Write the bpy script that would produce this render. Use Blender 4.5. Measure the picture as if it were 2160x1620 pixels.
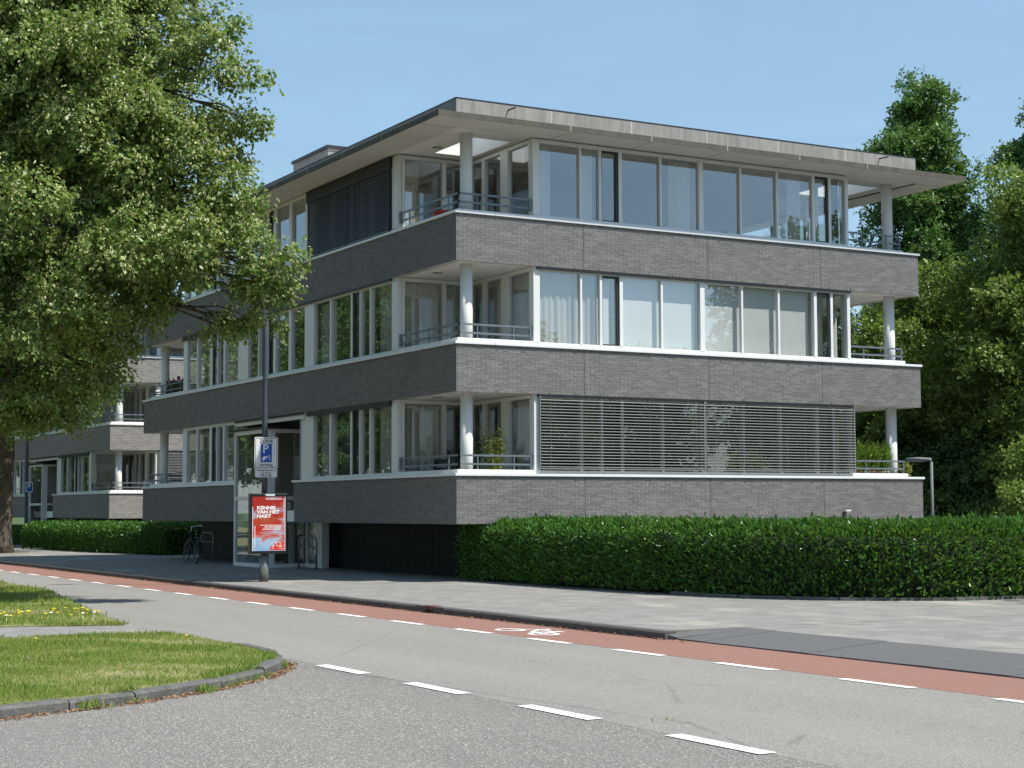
import bpy, math, random
import numpy as np
from mathutils import Vector, Matrix
for o in list(bpy.data.objects): bpy.data.objects.remove(o, do_unlink=True)
SC = bpy.context.scene
COL = SC.collection
R = math.radians
rng = random.Random(7)

# ------------------------------------------------------------------ camera
cam_d = bpy.data.cameras.new('camera'); cam = bpy.data.objects.new('camera', cam_d); COL.objects.link(cam)
yaw, pit, rol = R(29.5734), R(4.2754), R(-0.2157)
fw = Vector((math.cos(pit)*math.sin(yaw), math.cos(pit)*math.cos(yaw), math.sin(pit)))
rt = Vector((math.cos(yaw), -math.sin(yaw), 0)); up = rt.cross(fw)
r2 = math.cos(rol)*rt + math.sin(rol)*up; u2 = -math.sin(rol)*rt + math.cos(rol)*up
M = Matrix((r2, u2, -fw)).transposed().to_4x4(); M.translation = (-16.444, -31.361, 1.52)
cam.matrix_world = M
cam_d.sensor_width = 36; cam_d.lens = 36*3544.62/2160
cam_d.clip_end = 2000; cam_d.clip_start = 0.1
SC.camera = cam
SC.render.resolution_x = 1024; SC.render.resolution_y = 768

# ------------------------------------------------------------------ sky, sun, exposure
SUN = Vector((.36, -.455, 1.0)).normalized()
w = bpy.data.worlds.new('World'); SC.world = w; w.use_nodes = True
nt = w.node_tree; nt.nodes.clear()
out = nt.nodes.new('ShaderNodeOutputWorld'); bg = nt.nodes.new('ShaderNodeBackground')
sky = nt.nodes.new('ShaderNodeTexSky'); sky.sky_type = 'NISHITA'; sky.sun_disc = False
sky.sun_elevation = math.asin(SUN.z); sky.sun_rotation = math.atan2(SUN.x, SUN.y)
sky.air_density = 1.0; sky.dust_density = 0.6; sky.ozone_density = 1.3; sky.altitude = 0
# thin high cirrus mixed into the sky
tc = nt.nodes.new('ShaderNodeTexCoord'); mp = nt.nodes.new('ShaderNodeMapping')
mp.inputs['Scale'].default_value = (1.2, 1.2, 4.5); mp.inputs['Rotation'].default_value = (0.2, 0.15, 0.6)
nz = nt.nodes.new('ShaderNodeTexNoise'); nz.inputs['Scale'].default_value = 3.2; nz.inputs['Detail'].default_value = 8; nz.inputs['Roughness'].default_value = .62
nz.inputs['Distortion'].default_value = .7
cr = nt.nodes.new('ShaderNodeMapRange'); cr.inputs[1].default_value = .42; cr.inputs[2].default_value = .78; cr.inputs[3].default_value = .20; cr.inputs[4].default_value = .34
mx = nt.nodes.new('ShaderNodeMix'); mx.data_type = 'RGBA'
mx.inputs[7].default_value = (4.3, 7.5, 9.8, 1)
nt.links.new(tc.outputs['Generated'], mp.inputs['Vector']); nt.links.new(mp.outputs[0], nz.inputs['Vector'])
nt.links.new(nz.outputs['Fac'], cr.inputs[0]); nt.links.new(cr.outputs[0], mx.inputs[0])
nt.links.new(sky.outputs[0], mx.inputs[6]); nt.links.new(mx.outputs[2], bg.inputs[0])
bg.inputs['Strength'].default_value = 0.095
nt.links.new(bg.outputs[0], out.inputs[0])
sun_d = bpy.data.lights.new('sun', 'SUN'); sun_d.energy = 5.0; sun_d.angle = R(0.55); sun_d.color = (1.0, .955, .88)
sun = bpy.data.objects.new('sun', sun_d); COL.objects.link(sun)
sun.rotation_euler = (-SUN).to_track_quat('-Z', 'Y').to_euler()
vs = SC.view_settings; vs.view_transform = 'Standard'; vs.look = 'None'; vs.exposure = 0.5; vs.gamma = 1.0; vs.use_curve_mapping = False
SC.render.engine = 'CYCLES'
SC.cycles.max_bounces = 8; SC.cycles.transparent_max_bounces = 16; SC.cycles.caustics_reflective = False; SC.cycles.caustics_refractive = False

# ------------------------------------------------------------------ node helper
class NT:
    def __init__(s, name):
        s.m = bpy.data.materials.new(name); s.m.use_nodes = True; s.t = s.m.node_tree; s.t.nodes.clear()
        s.out = s.n('ShaderNodeOutputMaterial')
    def n(s, typ, **kw):
        nd = s.t.nodes.new(typ)
        for k, v in kw.items(): setattr(nd, k, v)
        return nd
    def set(s, sock, v):
        if hasattr(v, 'is_linked') or isinstance(v, bpy.types.NodeSocket): s.t.links.new(v, sock)
        elif isinstance(v, (tuple, list)) and len(v) == 3 and sock.type == 'RGBA': sock.default_value = (*v, 1)
        else: sock.default_value = v
    def pos(s): return s.n('ShaderNodeNewGeometry').outputs['Position']
    def obj(s): return s.n('ShaderNodeTexCoord').outputs['Object']
    def map(s, vec, scale=(1,1,1), rot=(0,0,0)):
        m = s.n('ShaderNodeMapping'); s.set(m.inputs['Vector'], vec); m.inputs['Scale'].default_value = scale; m.inputs['Rotation'].default_value = rot
        return m.outputs[0]
    def noise(s, vec, scale, detail=4, rough=.55, dist=0):
        n = s.n('ShaderNodeTexNoise'); s.set(n.inputs['Vector'], vec); n.inputs['Scale'].default_value = scale; n.inputs['Detail'].default_value = detail
        n.inputs['Roughness'].default_value = rough; n.inputs['Distortion'].default_value = dist; return n.outputs['Fac']
    def voro(s, vec, scale, feat='F1', out='Distance'):
        n = s.n('ShaderNodeTexVoronoi'); n.feature = feat; s.set(n.inputs['Vector'], vec); n.inputs['Scale'].default_value = scale; return n.outputs[out]
    def rng(s, v, a, b, c=0., d=1.):
        n = s.n('ShaderNodeMapRange'); s.set(n.inputs[0], v)
        for i, x in enumerate((a, b, c, d)): n.inputs[i+1].default_value = x
        return n.outputs[0]
    def math(s, op, a, b=0., c=0.):
        n = s.n('ShaderNodeMath'); n.operation = op; s.set(n.inputs[0], a); s.set(n.inputs[1], b); s.set(n.inputs[2], c); return n.outputs[0]
    def mix(s, f, a, b, mode='MIX'):
        n = s.n('ShaderNodeMix'); n.data_type = 'RGBA'; n.blend_type = mode; s.set(n.inputs[0], f); s.set(n.inputs[6], a); s.set(n.inputs[7], b); return n.outputs[2]
    def ramp(s, f, stops):
        n = s.n('ShaderNodeValToRGB'); s.set(n.inputs[0], f); e = n.color_ramp.elements
        while len(e) < len(stops): e.new(.5)
        for x, (p, c) in zip(e, stops): x.position = p; x.color = (*c, 1)
        return n.outputs[0]
    def bump(s, h, strength=.3, dist=.01):
        n = s.n('ShaderNodeBump'); s.set(n.inputs['Height'], h); n.inputs['Strength'].default_value = strength; n.inputs['Distance'].default_value = dist; return n.outputs[0]
    def bsdf(s, col, rough=.6, metal=0., spec=.5, normal=None):
        n = s.n('ShaderNodeBsdfPrincipled'); s.set(n.inputs['Base Color'], col); s.set(n.inputs['Roughness'], rough); n.inputs['Metallic'].default_value = metal
        n.inputs['Specular IOR Level'].default_value = spec
        if normal is not None: s.set(n.inputs['Normal'], normal)
        return n.outputs[0]
    def end(s, sh): s.t.links.new(sh, s.out.inputs[0]); return s.m
    def mixsh(s, f, a, b):
        n = s.n('ShaderNodeMixShader'); s.set(n.inputs[0], f); s.t.links.new(a, n.inputs[1]); s.t.links.new(b, n.inputs[2]); return n.outputs[0]

def simple(name, col, rough=.6, metal=0., spec=.5, var=.12, scale=3., bump=0.):
    t = NT(name); p = t.obj(); n = t.noise(p, scale, 5)
    c = t.mix(n, tuple(x*(1-var) for x in col), tuple(min(1, x*(1+var)) for x in col))
    nm = t.bump(t.noise(p, scale*20, 3), bump, .004) if bump else None
    return t.end(t.bsdf(c, rough, metal, spec, nm))

MAT = {}
def brick_mat():
    t = NT('brick'); g = t.n('ShaderNodeNewGeometry'); oi = t.n('ShaderNodeObjectInfo')
    r = t.math('FRACT', t.math('ADD', g.outputs['Random Per Island'], oi.outputs['Random']))
    n = t.noise(t.pos(), 1.1, 4); f = t.math('ADD', t.math('MULTIPLY', r, .75), t.math('MULTIPLY', n, .25))
    c = t.ramp(f, [(0, (.132, .127, .124)), (.35, (.158, .152, .148)), (.7, (.178, .171, .167)), (1, (.205, .197, .192))])
    fine = t.noise(t.pos(), 60, 4); c = t.mix(t.rng(fine, .3, .7, 0, .35), c, (.12, .114, .112))
    eff = t.rng(t.noise(t.map(t.pos(), (1, 1, .12)), 2.6, 6, .7), .58, .8, 0, .28); c = t.mix(eff, c, (.30, .285, .27))
    return t.end(t.bsdf(c, .82, 0, .3, t.bump(fine, .35, .004)))
MAT['brick'] = brick_mat()
def brick_tex():
    t = NT('brick_courses'); p = t.pos(); sx = t.n('ShaderNodeSeparateXYZ'); t.set(sx.inputs[0], p)
    cx = t.n('ShaderNodeCombineXYZ'); t.set(cx.inputs[0], t.math('ADD', sx.outputs[0], sx.outputs[1])); t.set(cx.inputs[1], sx.outputs[2])
    b = t.n('ShaderNodeTexBrick'); t.set(b.inputs['Vector'], cx.outputs[0]); b.inputs['Scale'].default_value = 1
    b.inputs['Brick Width'].default_value = .22; b.inputs['Row Height'].default_value = .0634; b.inputs['Mortar Size'].default_value = .005
    b.inputs['Color1'].default_value = (.16, .15, .143, 1); b.inputs['Color2'].default_value = (.24, .226, .215, 1); b.inputs['Mortar'].default_value = (.40, .385, .365, 1)
    return t.end(t.bsdf(b.outputs[0], .85, 0, .3))
MAT['brick_tex'] = brick_tex()
MAT['mortar'] = simple('mortar', (.48, .47, .45), .95, var=.25, scale=4, bump=.3)
MAT['gap'] = simple('joint_gap', (.012, .012, .013), .9)
MAT['white'] = simple('white_lacquer', (.74, .75, .75), .38, var=.05, scale=2)
MAT['frame'] = simple('window_paint', (.70, .71, .695), .45, var=.06, scale=2)
MAT['soffit'] = simple('soffit_plaster', (.82, .81, .785), .85, var=.05, scale=1.5, bump=.1)
MAT['column'] = simple('column_paint', (.70, .71, .685), .7, var=.07, scale=5, bump=.15)
MAT['rail'] = simple('railing_paint', (.16, .19, .215), .4, .2, var=.15, scale=6)
MAT['dark'] = simple('dark_aluminium', (.020, .022, .026), .45, .1, var=.2)
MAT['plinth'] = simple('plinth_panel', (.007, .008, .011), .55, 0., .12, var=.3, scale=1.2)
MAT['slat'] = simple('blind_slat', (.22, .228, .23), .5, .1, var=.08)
MAT['slat_shaded'] = simple('blind_slat_shaded', (.085, .098, .115), .4, .2, var=.15)  # slat colour darkened for the shade on the left front
MAT['plaster'] = simple('room_plaster', (.42, .40, .37), .9, var=.06)
MAT['floor'] = simple('room_floor', (.20, .15, .10), .5, var=.2)
MAT['sealant'] = simple('sealant', (.62, .61, .58), .8, var=.1)
MAT['pipe'] = simple('dark_pipe', (.05, .05, .052), .5, .4)
MAT['steel'] = simple('galvanised_steel', (.22, .24, .25), .45, .6, var=.2, scale=9)
MAT['black'] = simple('black_lacquer', (.012, .012, .013), .35, var=.2)
MAT['rubber'] = simple('rubber', (.014, .014, .014), .85)
MAT['chrome'] = simple('chrome', (.6, .6, .6), .2, 1.)
MAT['post_blue'] = simple('lamp_post_paint', (.060, .075, .095), .38, .1, var=.2, scale=4)
MAT['sign_white'] = simple('sign_white', (.66, .68, .69), .4, var=.04)
MAT['sign_blue'] = simple('sign_blue', (.010, .075, .42), .35, var=.06)
MAT['sign_black'] = simple('sign_black', (.012, .012, .014), .5)
MAT['terracotta'] = simple('terracotta', (.28, .12, .07), .8, var=.2, bump=.2)
MAT['pot'] = simple('pale_pot', (.30, .27, .23), .8, var=.2, bump=.2)
MAT['red'] = simple('red_glaze', (.62, .035, .025), .3, var=.1)
MAT['soil'] = simple('soil', (.05, .035, .025), .95, var=.3, bump=.5)
MAT['flower_pink'] = simple('petal_magenta', (.22, .02, .10), .6)
MAT['flower_yellow'] = simple('petal_yellow', (.80, .62, .03), .6)
MAT['flower_white'] = simple('petal_white', (.8, .8, .75), .6)

def concrete(name, base, dark, streak=.6):
    t = NT(name); p = t.pos()
    n1 = t.noise(t.map(p, (1, 1, .12)), 5.5, 7, .68); n2 = t.noise(p, 1.3, 5); n3 = t.noise(p, 45, 4)
    c = t.mix(t.rng(n1, .42, .70, 0, streak), base, dark)
    c = t.mix(t.rng(n2, .40, .65, 0, .45), c, tuple(x*.72 for x in base))
    c = t.mix(t.rng(t.noise(t.map(p, (1, 1, .2)), 2.1, 6, .7), .63, .75, 0, .55), c, (.20, .13, .07))
    c = t.mix(t.rng(n3, .45, .75, 0, .25), c, tuple(x*.6 for x in base))
    return t.end(t.bsdf(c, .92, 0, .25, t.bump(n3, .3, .004)))
MAT['upstand'] = concrete('weathered_concrete', (.335, .325, .302), (.155, .15, .142), .85)
MAT['canopy'] = concrete('canopy_concrete', (.125, .113, .098), (.055, .05, .046))
MAT['canopy_soffit'] = simple('canopy_underside', (.66, .645, .61), .9, var=.1, scale=1.2, bump=.15)

def glass_mat():
    t = NT('window_glass'); lw = t.n('ShaderNodeLayerWeight'); lw.inputs['Blend'].default_value = .5
    f = t.math('ADD', t.math('MULTIPLY', t.math('POWER', lw.outputs['Facing'], 5.0), .85), .138)
    gl = t.n('ShaderNodeBsdfGlossy'); gl.inputs['Roughness'].default_value = .004; gl.inputs['Color'].default_value = (.93, .97, 1, 1)
    nm = t.bump(t.noise(t.pos(), 1.3, 2), .012, .05); t.set(gl.inputs['Normal'], nm)
    tr = t.n('ShaderNodeBsdfTransparent'); tr.inputs['Color'].default_value = (.98, .99, .985, 1)
    return t.end(t.mixsh(f, tr.outputs[0], gl.outputs[0]))
MAT['glass'] = glass_mat()

def cloth(name, col, tr=.35):
    t = NT(name); d = t.bsdf(t.mix(t.noise(t.pos(), 8, 3), tuple(x*.9 for x in col), col), .9, 0, .1)
    b = t.n('ShaderNodeBsdfTranslucent'); t.set(b.inputs[0], col); return t.end(t.mixsh(tr, d, b.outputs[0]))
MAT['net'] = cloth('net_curtain', (.70, .70, .66)); MAT['drape'] = cloth('cream_drape', (.66, .62, .50))
MAT['blind_in'] = cloth('white_inner_blind', (.92, .93, .91), .10)
MAT['drape_or_backing'] = cloth('purple_grey_drape_or_backing', (.12, .11, .14), .2)

def leaf_mat(name, stops, trans=.38, rough=.38, tcol=(.20, .32, .03)):
    t = NT(name); g = t.n('ShaderNodeNewGeometry'); oi = t.n('ShaderNodeObjectInfo')
    big = t.noise(t.pos(), .55, 3)
    f = t.math('ADD', t.math('MULTIPLY', g.outputs['Random Per Island'], .62), t.math('ADD', t.math('MULTIPLY', big, .36), t.math('MULTIPLY', oi.outputs['Random'], .08)))
    c = t.ramp(f, stops)
    d = t.bsdf(c, rough, 0, .32); b = t.n('ShaderNodeBsdfTranslucent'); t.set(b.inputs[0], t.mix(.55, c, tcol)); 
    return t.end(t.mixsh(trans, d, b.outputs[0]))
MAT['linden'] = leaf_mat('linden_leaf', [(0, (.060, .120, .028)), (.4, (.125, .205, .048)), (.7, (.225, .290, .080)), (1, (.35, .39, .14))])
MAT['bract'] = leaf_mat('linden_blossom', [(0, (.42, .43, .19)), (.5, (.56, .54, .27)), (1, (.68, .64, .38))], .35, .5, (.35, .38, .10))
MAT['oak'] = leaf_mat('dark_oak_leaf', [(0, (0.042, 0.100, 0.028)), (.45, (0.076, 0.169, 0.042)), (.8, (0.129, 0.239, 0.058)), (1, (0.199, 0.316, 0.087))], .3)
MAT['bush'] = leaf_mat('bush_leaf', [(0, (0.067, 0.118, 0.026)), (.4, (0.128, 0.211, 0.043)), (.75, (0.226, 0.302, 0.067)), (1, (0.339, 0.390, 0.123))], .38)
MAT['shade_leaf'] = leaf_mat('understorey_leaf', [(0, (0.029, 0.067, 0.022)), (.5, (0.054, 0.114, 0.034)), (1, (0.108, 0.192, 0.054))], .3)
MAT['hedge'] = leaf_mat('cherry_laurel_leaf', [(0, (0.025, 0.077, 0.018)), (.4, (0.048, 0.136, 0.025)), (.8, (0.092, 0.217, 0.037)), (1, (0.166, 0.313, 0.055))], .28, .24)
MAT['bamboo'] = leaf_mat('bamboo_leaf', [(0, (.10, .13, .02)), (.5, (.20, .22, .04)), (1, (.32, .30, .07))], .4, .5)
MAT['grassy'] = leaf_mat('ornamental_grass', [(0, (.07, .14, .02)), (.5, (.14, .24, .03)), (1, (.24, .32, .06))], .45, .5)
MAT['bark'] = None
def bark():
    t = NT('bark'); p = t.obj(); n = t.noise(t.map(p, (1, 1, .18)), 14, 7, .7); l = t.noise(p, 2.2, 4)
    c = t.ramp(n, [(.3, (.035, .028, .022)), (.55, (.10, .082, .062)), (.8, (.19, .16, .125))])
    c = t.mix(t.rng(l, .5, .7, 0, .4), c, (.10, .11, .06))
    return t.end(t.bsdf(c, .95, 0, .2, t.bump(n, .9, .03)))
MAT['bark'] = bark()

# ------------------------------------------------------------------ mesh helper
class MB:
    def __init__(s): s.v = []; s.f = []; s.mi = []; s.m = 0
    def add(s, vs, fs):
        o = len(s.v); s.v += [tuple(v) for v in vs]; s.f += [tuple(i+o for i in f) for f in fs]; s.mi += [s.m]*len(fs); return s
    def box(s, x0, x1, y0, y1, z0, z1):
        return s.add([(x0,y0,z0),(x1,y0,z0),(x1,y1,z0),(x0,y1,z0),(x0,y0,z1),(x1,y0,z1),(x1,y1,z1),(x0,y1,z1)],
                     [(0,3,2,1),(4,5,6,7),(0,1,5,4),(1,2,6,5),(2,3,7,6),(3,0,4,7)])
    def cbox(s, c, sz, rot=None):
        hx, hy, hz = sz[0]/2, sz[1]/2, sz[2]/2; c = Vector(c)
        vs = [Vector((a*hx, b*hy, d*hz)) for d in (-1, 1) for a, b in ((-1,-1),(1,-1),(1,1),(-1,1))]
        if rot is not None: vs = [rot @ v for v in vs]
        return s.add([v+c for v in vs], [(0,3,2,1),(4,5,6,7),(0,1,5,4),(1,2,6,5),(2,3,7,6),(3,0,4,7)])
    def prism(s, poly, z0, z1):
        n = len(poly)
        return s.add([(x,y,z0) for x,y in poly]+[(x,y,z1) for x,y in poly],
            [tuple(range(n-1,-1,-1)), tuple(range(n,2*n))]+[(i,(i+1)%n,n+(i+1)%n,n+i) for i in range(n)])
    def tube(s, pts, rad, n=8, cap=True):
        pts = [Vector(p) for p in pts]
        if not isinstance(rad, (list, tuple)): rad = [rad]*len(pts)
        vs = []; prev = None
        for i, p in enumerate(pts):
            d = (pts[min(i+1, len(pts)-1)] - pts[max(i-1, 0)]).normalized()
            a = d.orthogonal().normalized() if prev is None else (prev - d*prev.dot(d)).normalized()
            prev = a; b = d.cross(a)
            vs += [p + (a*math.cos(2*math.pi*k/n) + b*math.sin(2*math.pi*k/n))*rad[i] for k in range(n)]
        fs = [(i*n+k, i*n+(k+1)%n, (i+1)*n+(k+1)%n, (i+1)*n+k) for i in range(len(pts)-1) for k in range(n)]
        if cap: fs += [tuple(range(n-1,-1,-1)), tuple(range((len(pts)-1)*n, len(pts)*n))]
        return s.add(vs, fs)
    def lathe(s, prof, c=(0,0,0), n=16):
        vs = [(c[0]+r*math.cos(2*math.pi*k/n), c[1]+r*math.sin(2*math.pi*k/n), c[2]+z) for r, z in prof for k in range(n)]
        fs = [(i*n+k, i*n+(k+1)%n, (i+1)*n+(k+1)%n, (i+1)*n+k) for i in range(len(prof)-1) for k in range(n)]
        fs += [tuple(range(n-1,-1,-1)), tuple(range((len(prof)-1)*n, len(prof)*n))]
        return s.add(vs, fs)
    def torus(s, c, ax, R_, r_, n=28, k=6):
        ax = Vector(ax).normalized(); a = ax.orthogonal().normalized(); b = ax.cross(a); c = Vector(c); vs = []
        for i in range(n):
            t = 2*math.pi*i/n; d = a*math.cos(t)+b*math.sin(t)
            for j in range(k):
                q = 2*math.pi*j/k; vs.append(c + d*(R_+r_*math.cos(q)) + ax*(r_*math.sin(q)))
        return s.add(vs, [(i*k+j, ((i+1)%n)*k+j, ((i+1)%n)*k+(j+1)%k, i*k+(j+1)%k) for i in range(n) for j in range(k)])
    def mesh(s, name, mats, smooth=False):
        me = bpy.data.meshes.new(name); me.from_pydata(s.v, [], s.f)
        for m in (mats if isinstance(mats, (list, tuple)) else [mats]): me.materials.append(MAT[m] if isinstance(m, str) else m)
        if any(s.mi): me.polygons.foreach_set('material_index', s.mi)
        if smooth: me.polygons.foreach_set('use_smooth', [True]*len(me.polygons))
        me.update(); return me
    def build(s, name, mats, parent=None, smooth=False, kind=None, bevel=0):
        o = link(name, s.mesh(name, mats, smooth), parent)
        if kind: o['kind'] = kind
        if bevel:
            b = o.modifiers.new('edge', 'BEVEL'); b.width = bevel; b.segments = 2; b.limit_method = 'ANGLE'
        return o
def link(name, data, parent=None, loc=None):
    o = bpy.data.objects.new(name, data); COL.objects.link(o)
    if parent is not None: o.parent = parent
    if loc is not None: o.location = loc
    return o
def tag(o, label, cat, group=None):
    o['label'] = label; o['category'] = cat
    if group: o['group'] = group
    return o
def thing(name, label, cat, loc=(0,0,0), rz=0, group=None):
    o = link(name, None, None, loc); o.rotation_euler = (0, 0, rz); o.empty_display_size = .2
    return tag(o, label, cat, group)
def struct(o): o['kind'] = 'structure'; return o
def np_mesh(name, V, F, mat, smooth=False):
    me = bpy.data.meshes.new(name); V = np.ascontiguousarray(V, dtype=np.float32); F = np.ascontiguousarray(F, dtype=np.int32)
    k = F.shape[1]
    me.vertices.add(len(V)); me.vertices.foreach_set('co', V.ravel())
    me.loops.add(F.size); me.loops.foreach_set('vertex_index', F.ravel())
    me.polygons.add(len(F)); me.polygons.foreach_set('loop_start', np.arange(0, F.size, k, dtype=np.int32))
    me.update(calc_edges=True); me.materials.append(MAT[mat] if isinstance(mat, str) else mat)
    if smooth: me.polygons.foreach_set('use_smooth', np.ones(len(F), dtype=bool))
    return me
def unit(a): return a/np.maximum(np.linalg.norm(a, axis=-1, keepdims=True), 1e-9)
def leaf_mesh(name, P, A, N, S, mat, wid=.62, fold=.18):
    """P base points, A leaf axes, N leaf normals, S sizes: one folded four-corner leaf each"""
    A = unit(A); B = unit(np.cross(A, N)); Nn = np.cross(B, A); S = S[:, None]
    w_ = wid*.5
    V = np.stack([P, P + A*S*.45 + B*S*w_ + Nn*S*fold*.5, P + A*S, P + A*S*.45 - B*S*w_ + Nn*S*fold*.5], 1).reshape(-1, 3)
    i = np.arange(len(P))[:, None]*4
    F = np.concatenate([i+np.array([[0, 1, 2]]), i+np.array([[0, 2, 3]])], 1).reshape(-1, 3)
    return np_mesh(name, V, F, mat)
def text_mesh(body, size, mat, align='CENTER', bold=0., sx=1.):
    c = bpy.data.curves.new('lettering', 'FONT'); c.body = body; c.size = size; c.align_x = align; c.align_y = 'CENTER'; c.offset = bold; c.extrude = .0012; c.resolution_u = 3
    o = bpy.data.objects.new('lettering', c); COL.objects.link(o); dg = bpy.context.evaluated_depsgraph_get()
    me = bpy.data.meshes.new_from_object(o.evaluated_get(dg)); bpy.data.objects.remove(o)
    me.name = 'lettering'; me.materials.clear(); me.materials.append(MAT[mat] if isinstance(mat, str) else mat)
    if sx != 1: me.transform(Matrix.Diagonal((sx, 1, 1, 1)))
    return me

# ------------------------------------------------------------------ ground, roads, pavements
def asphalt(name, tone, light, dens, warm=1.0, scale=95):
    t = NT(name); p = t.pos(); 
    vd = t.n('ShaderNodeTexVoronoi'); t.set(vd.inputs['Vector'], p); vd.inputs['Scale'].default_value = scale
    sx = t.n('ShaderNodeSeparateColor'); t.set(sx.inputs[0], vd.outputs['Color'])
    grain = t.rng(sx.outputs[0], 0, 1, .62, 1.35)
    base = t.mix(1, (tone*warm, tone*.965, tone*.90), grain, 'MULTIPLY')
    spark = t.math('GREATER_THAN', sx.outputs[1], 1-dens)
    c = t.mix(spark, base, light)
    big = t.noise(t.map(p, (1, .35, 1)), .55, 6, .6); c = t.mix(t.rng(big, .35, .7, 0, .30), c, tuple(tone*x for x in (.70*warm, .68, .65)))
    mid = t.noise(p, 4.0, 5, .65); c = t.mix(t.rng(mid, .5, .8, 0, .22), c, tuple(tone*x for x in (1.35*warm, 1.3, 1.2)))
    sxyz = t.n('ShaderNodeSeparateXYZ'); t.set(sxyz.inputs[0], p); wob = t.math('MULTIPLY', t.noise(t.map(p, (0, .15, 0)), 1.0, 2), .5)
    trk = t.math('SINE', t.math('MULTIPLY', t.math('ADD', sxyz.outputs[0], wob), 3.7)); c = t.mix(t.rng(trk, .1, 1, 0, .16), c, tuple(tone*x for x in (1.25*warm, 1.2, 1.12)))
    ed = t.voro(t.map(p, (1, .6, 1)), .22, 'DISTANCE_TO_EDGE'); ck = t.math('MULTIPLY', t.math('LESS_THAN', t.math('ADD', ed, t.math('MULTIPLY', t.noise(p, 3, 5), .02)), .0125), t.rng(t.noise(p, .25, 2), .5, .55)); c = t.mix(t.math('MULTIPLY', ck, .45), c, (tone*.5,)*3)
    st = t.rng(t.noise(p, 1.7, 4, .6), .66, .76, 0, .28); c = t.mix(st, c, (tone*.62,)*3)
    crack = t.noise(p, 35, 3); c = t.mix(t.rng(crack, .62, .75, 0, .5), c, (tone*.45,)*3)
    return t.end(t.bsdf(c, .9, 0, .25, t.bump(vd.outputs['Distance'], .6, .006)))
MAT['road'] = asphalt('road_asphalt', .215, (.40, .38, .34), .08, 1.0, 150)
MAT['side_road'] = asphalt('coarse_asphalt', .165, (.48, .46, .43), .08, 1.03, 105)
def bikelane():
    t = NT('red_asphalt'); p = t.pos(); n = t.noise(p, 120, 3); b = t.noise(p, .9, 5)
    c = t.mix(t.rng(n, .3, .7), (.185, .095, .077), (.265, .142, .115)); c = t.mix(t.rng(b, .4, .7, 0, .35), c, (.195, .115, .095))
    v = t.n('ShaderNodeTexVoronoi'); t.set(v.inputs['Vector'], p); v.inputs['Scale'].default_value = 90; s2 = t.n('ShaderNodeSeparateColor'); t.set(s2.inputs[0], v.outputs['Color'])
    c = t.mix(t.math('MULTIPLY', t.math('GREATER_THAN', s2.outputs[0], .95), .5), c, (.36, .27, .23))
    return t.end(t.bsdf(c, .9, 0, .2, t.bump(n, .4, .004)))
MAT['bike_lane'] = bikelane()
def paving():
    t = NT('concrete_paving'); p = t.pos(); n = t.noise(p, 60, 4); b = t.noise(t.map(p, (.6, .25, 1)), 1.1, 6, .65)
    c = t.mix(t.rng(n, .3, .7), (.16, .155, .147), (.255, .248, .235))
    br = t.n('ShaderNodeTexBrick'); t.set(br.inputs['Vector'], p); br.inputs['Scale'].default_value = 1; br.inputs['Brick Width'].default_value = .3; br.inputs['Row Height'].default_value = .3
    br.inputs['Mortar Size'].default_value = .005; br.inputs['Color1'].default_value = (.82, .82, .82, 1); br.inputs['Color2'].default_value = (1.12, 1.12, 1.12, 1); br.inputs['Mortar'].default_value = (.75, .72, .66, 1)
    c = t.mix(.85, c, br.outputs[0], 'MULTIPLY')
    sand = t.rng(t.noise(t.map(p, (1, .55, 1), (0, 0, .35)), .75, 7, .62), .55, .72, 0, .75); c = t.mix(sand, c, (.40, .37, .30))
    c = t.mix(t.rng(b, .45, .75, 0, .4), c, (.19, .185, .18))
    return t.end(t.bsdf(c, .92, 0, .25, t.bump(n, .3, .004)))
MAT['paving'] = paving()
def kerb_mat():
    t = NT('kerb_concrete'); p = t.pos(); n = t.noise(p, 7, 6, .7); f = t.noise(p, 70, 4, .7); oi = t.n('ShaderNodeObjectInfo')
    c = t.mix(t.rng(n, .35, .7), (.075, .078, .075), (.175, .175, .165)); c = t.mix(t.math('MULTIPLY', oi.outputs['Random'], .35), c, (.085, .088, .09))
    c = t.mix(t.rng(f, .5, .75, 0, .5), c, (.26, .25, .23)); c = t.mix(t.rng(t.noise(p, 3.3, 5, .7), .58, .72, 0, .6), c, (.10, .105, .05))
    return t.end(t.bsdf(c, .95, 0, .2, t.bump(t.noise(p, 25, 6, .75), .9, .02)))
MAT['kerb'] = kerb_mat()
MAT['kerb_dark'] = simple('kerb_stone_dark', (.085, .082, .080), .9, var=.3, scale=7, bump=.5)
MAT['ramp'] = simple('ramp_concrete', (.092, .092, .092), .9, var=.14, scale=4, bump=.4)
def road_paint():
    t = NT('road_paint'); p = t.pos(); n = t.noise(p, 40, 5, .7); n2 = t.noise(p, 6, 3)
    c = t.mix(t.rng(n2, .3, .7), (.66, .66, .64), (.80, .80, .78)); c = t.mix(t.rng(n, .55, .68, 0, .7), c, (.33, .32, .30))
    return t.end(t.bsdf(c, .7, 0, .3))
MAT['paint'] = road_paint()
def soilgrass():
    t = NT('turf_soil'); p = t.pos(); n = t.noise(p, 9, 6, .65); 
    c = t.ramp(n, [(.28, (.12, .15, .045)), (.48, (.21, .20, .09)), (.7, (.34, .29, .16))]); return t.end(t.bsdf(c, .95, 0, .2, t.bump(n, .6, .02)))
MAT['turf'] = soilgrass()

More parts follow.
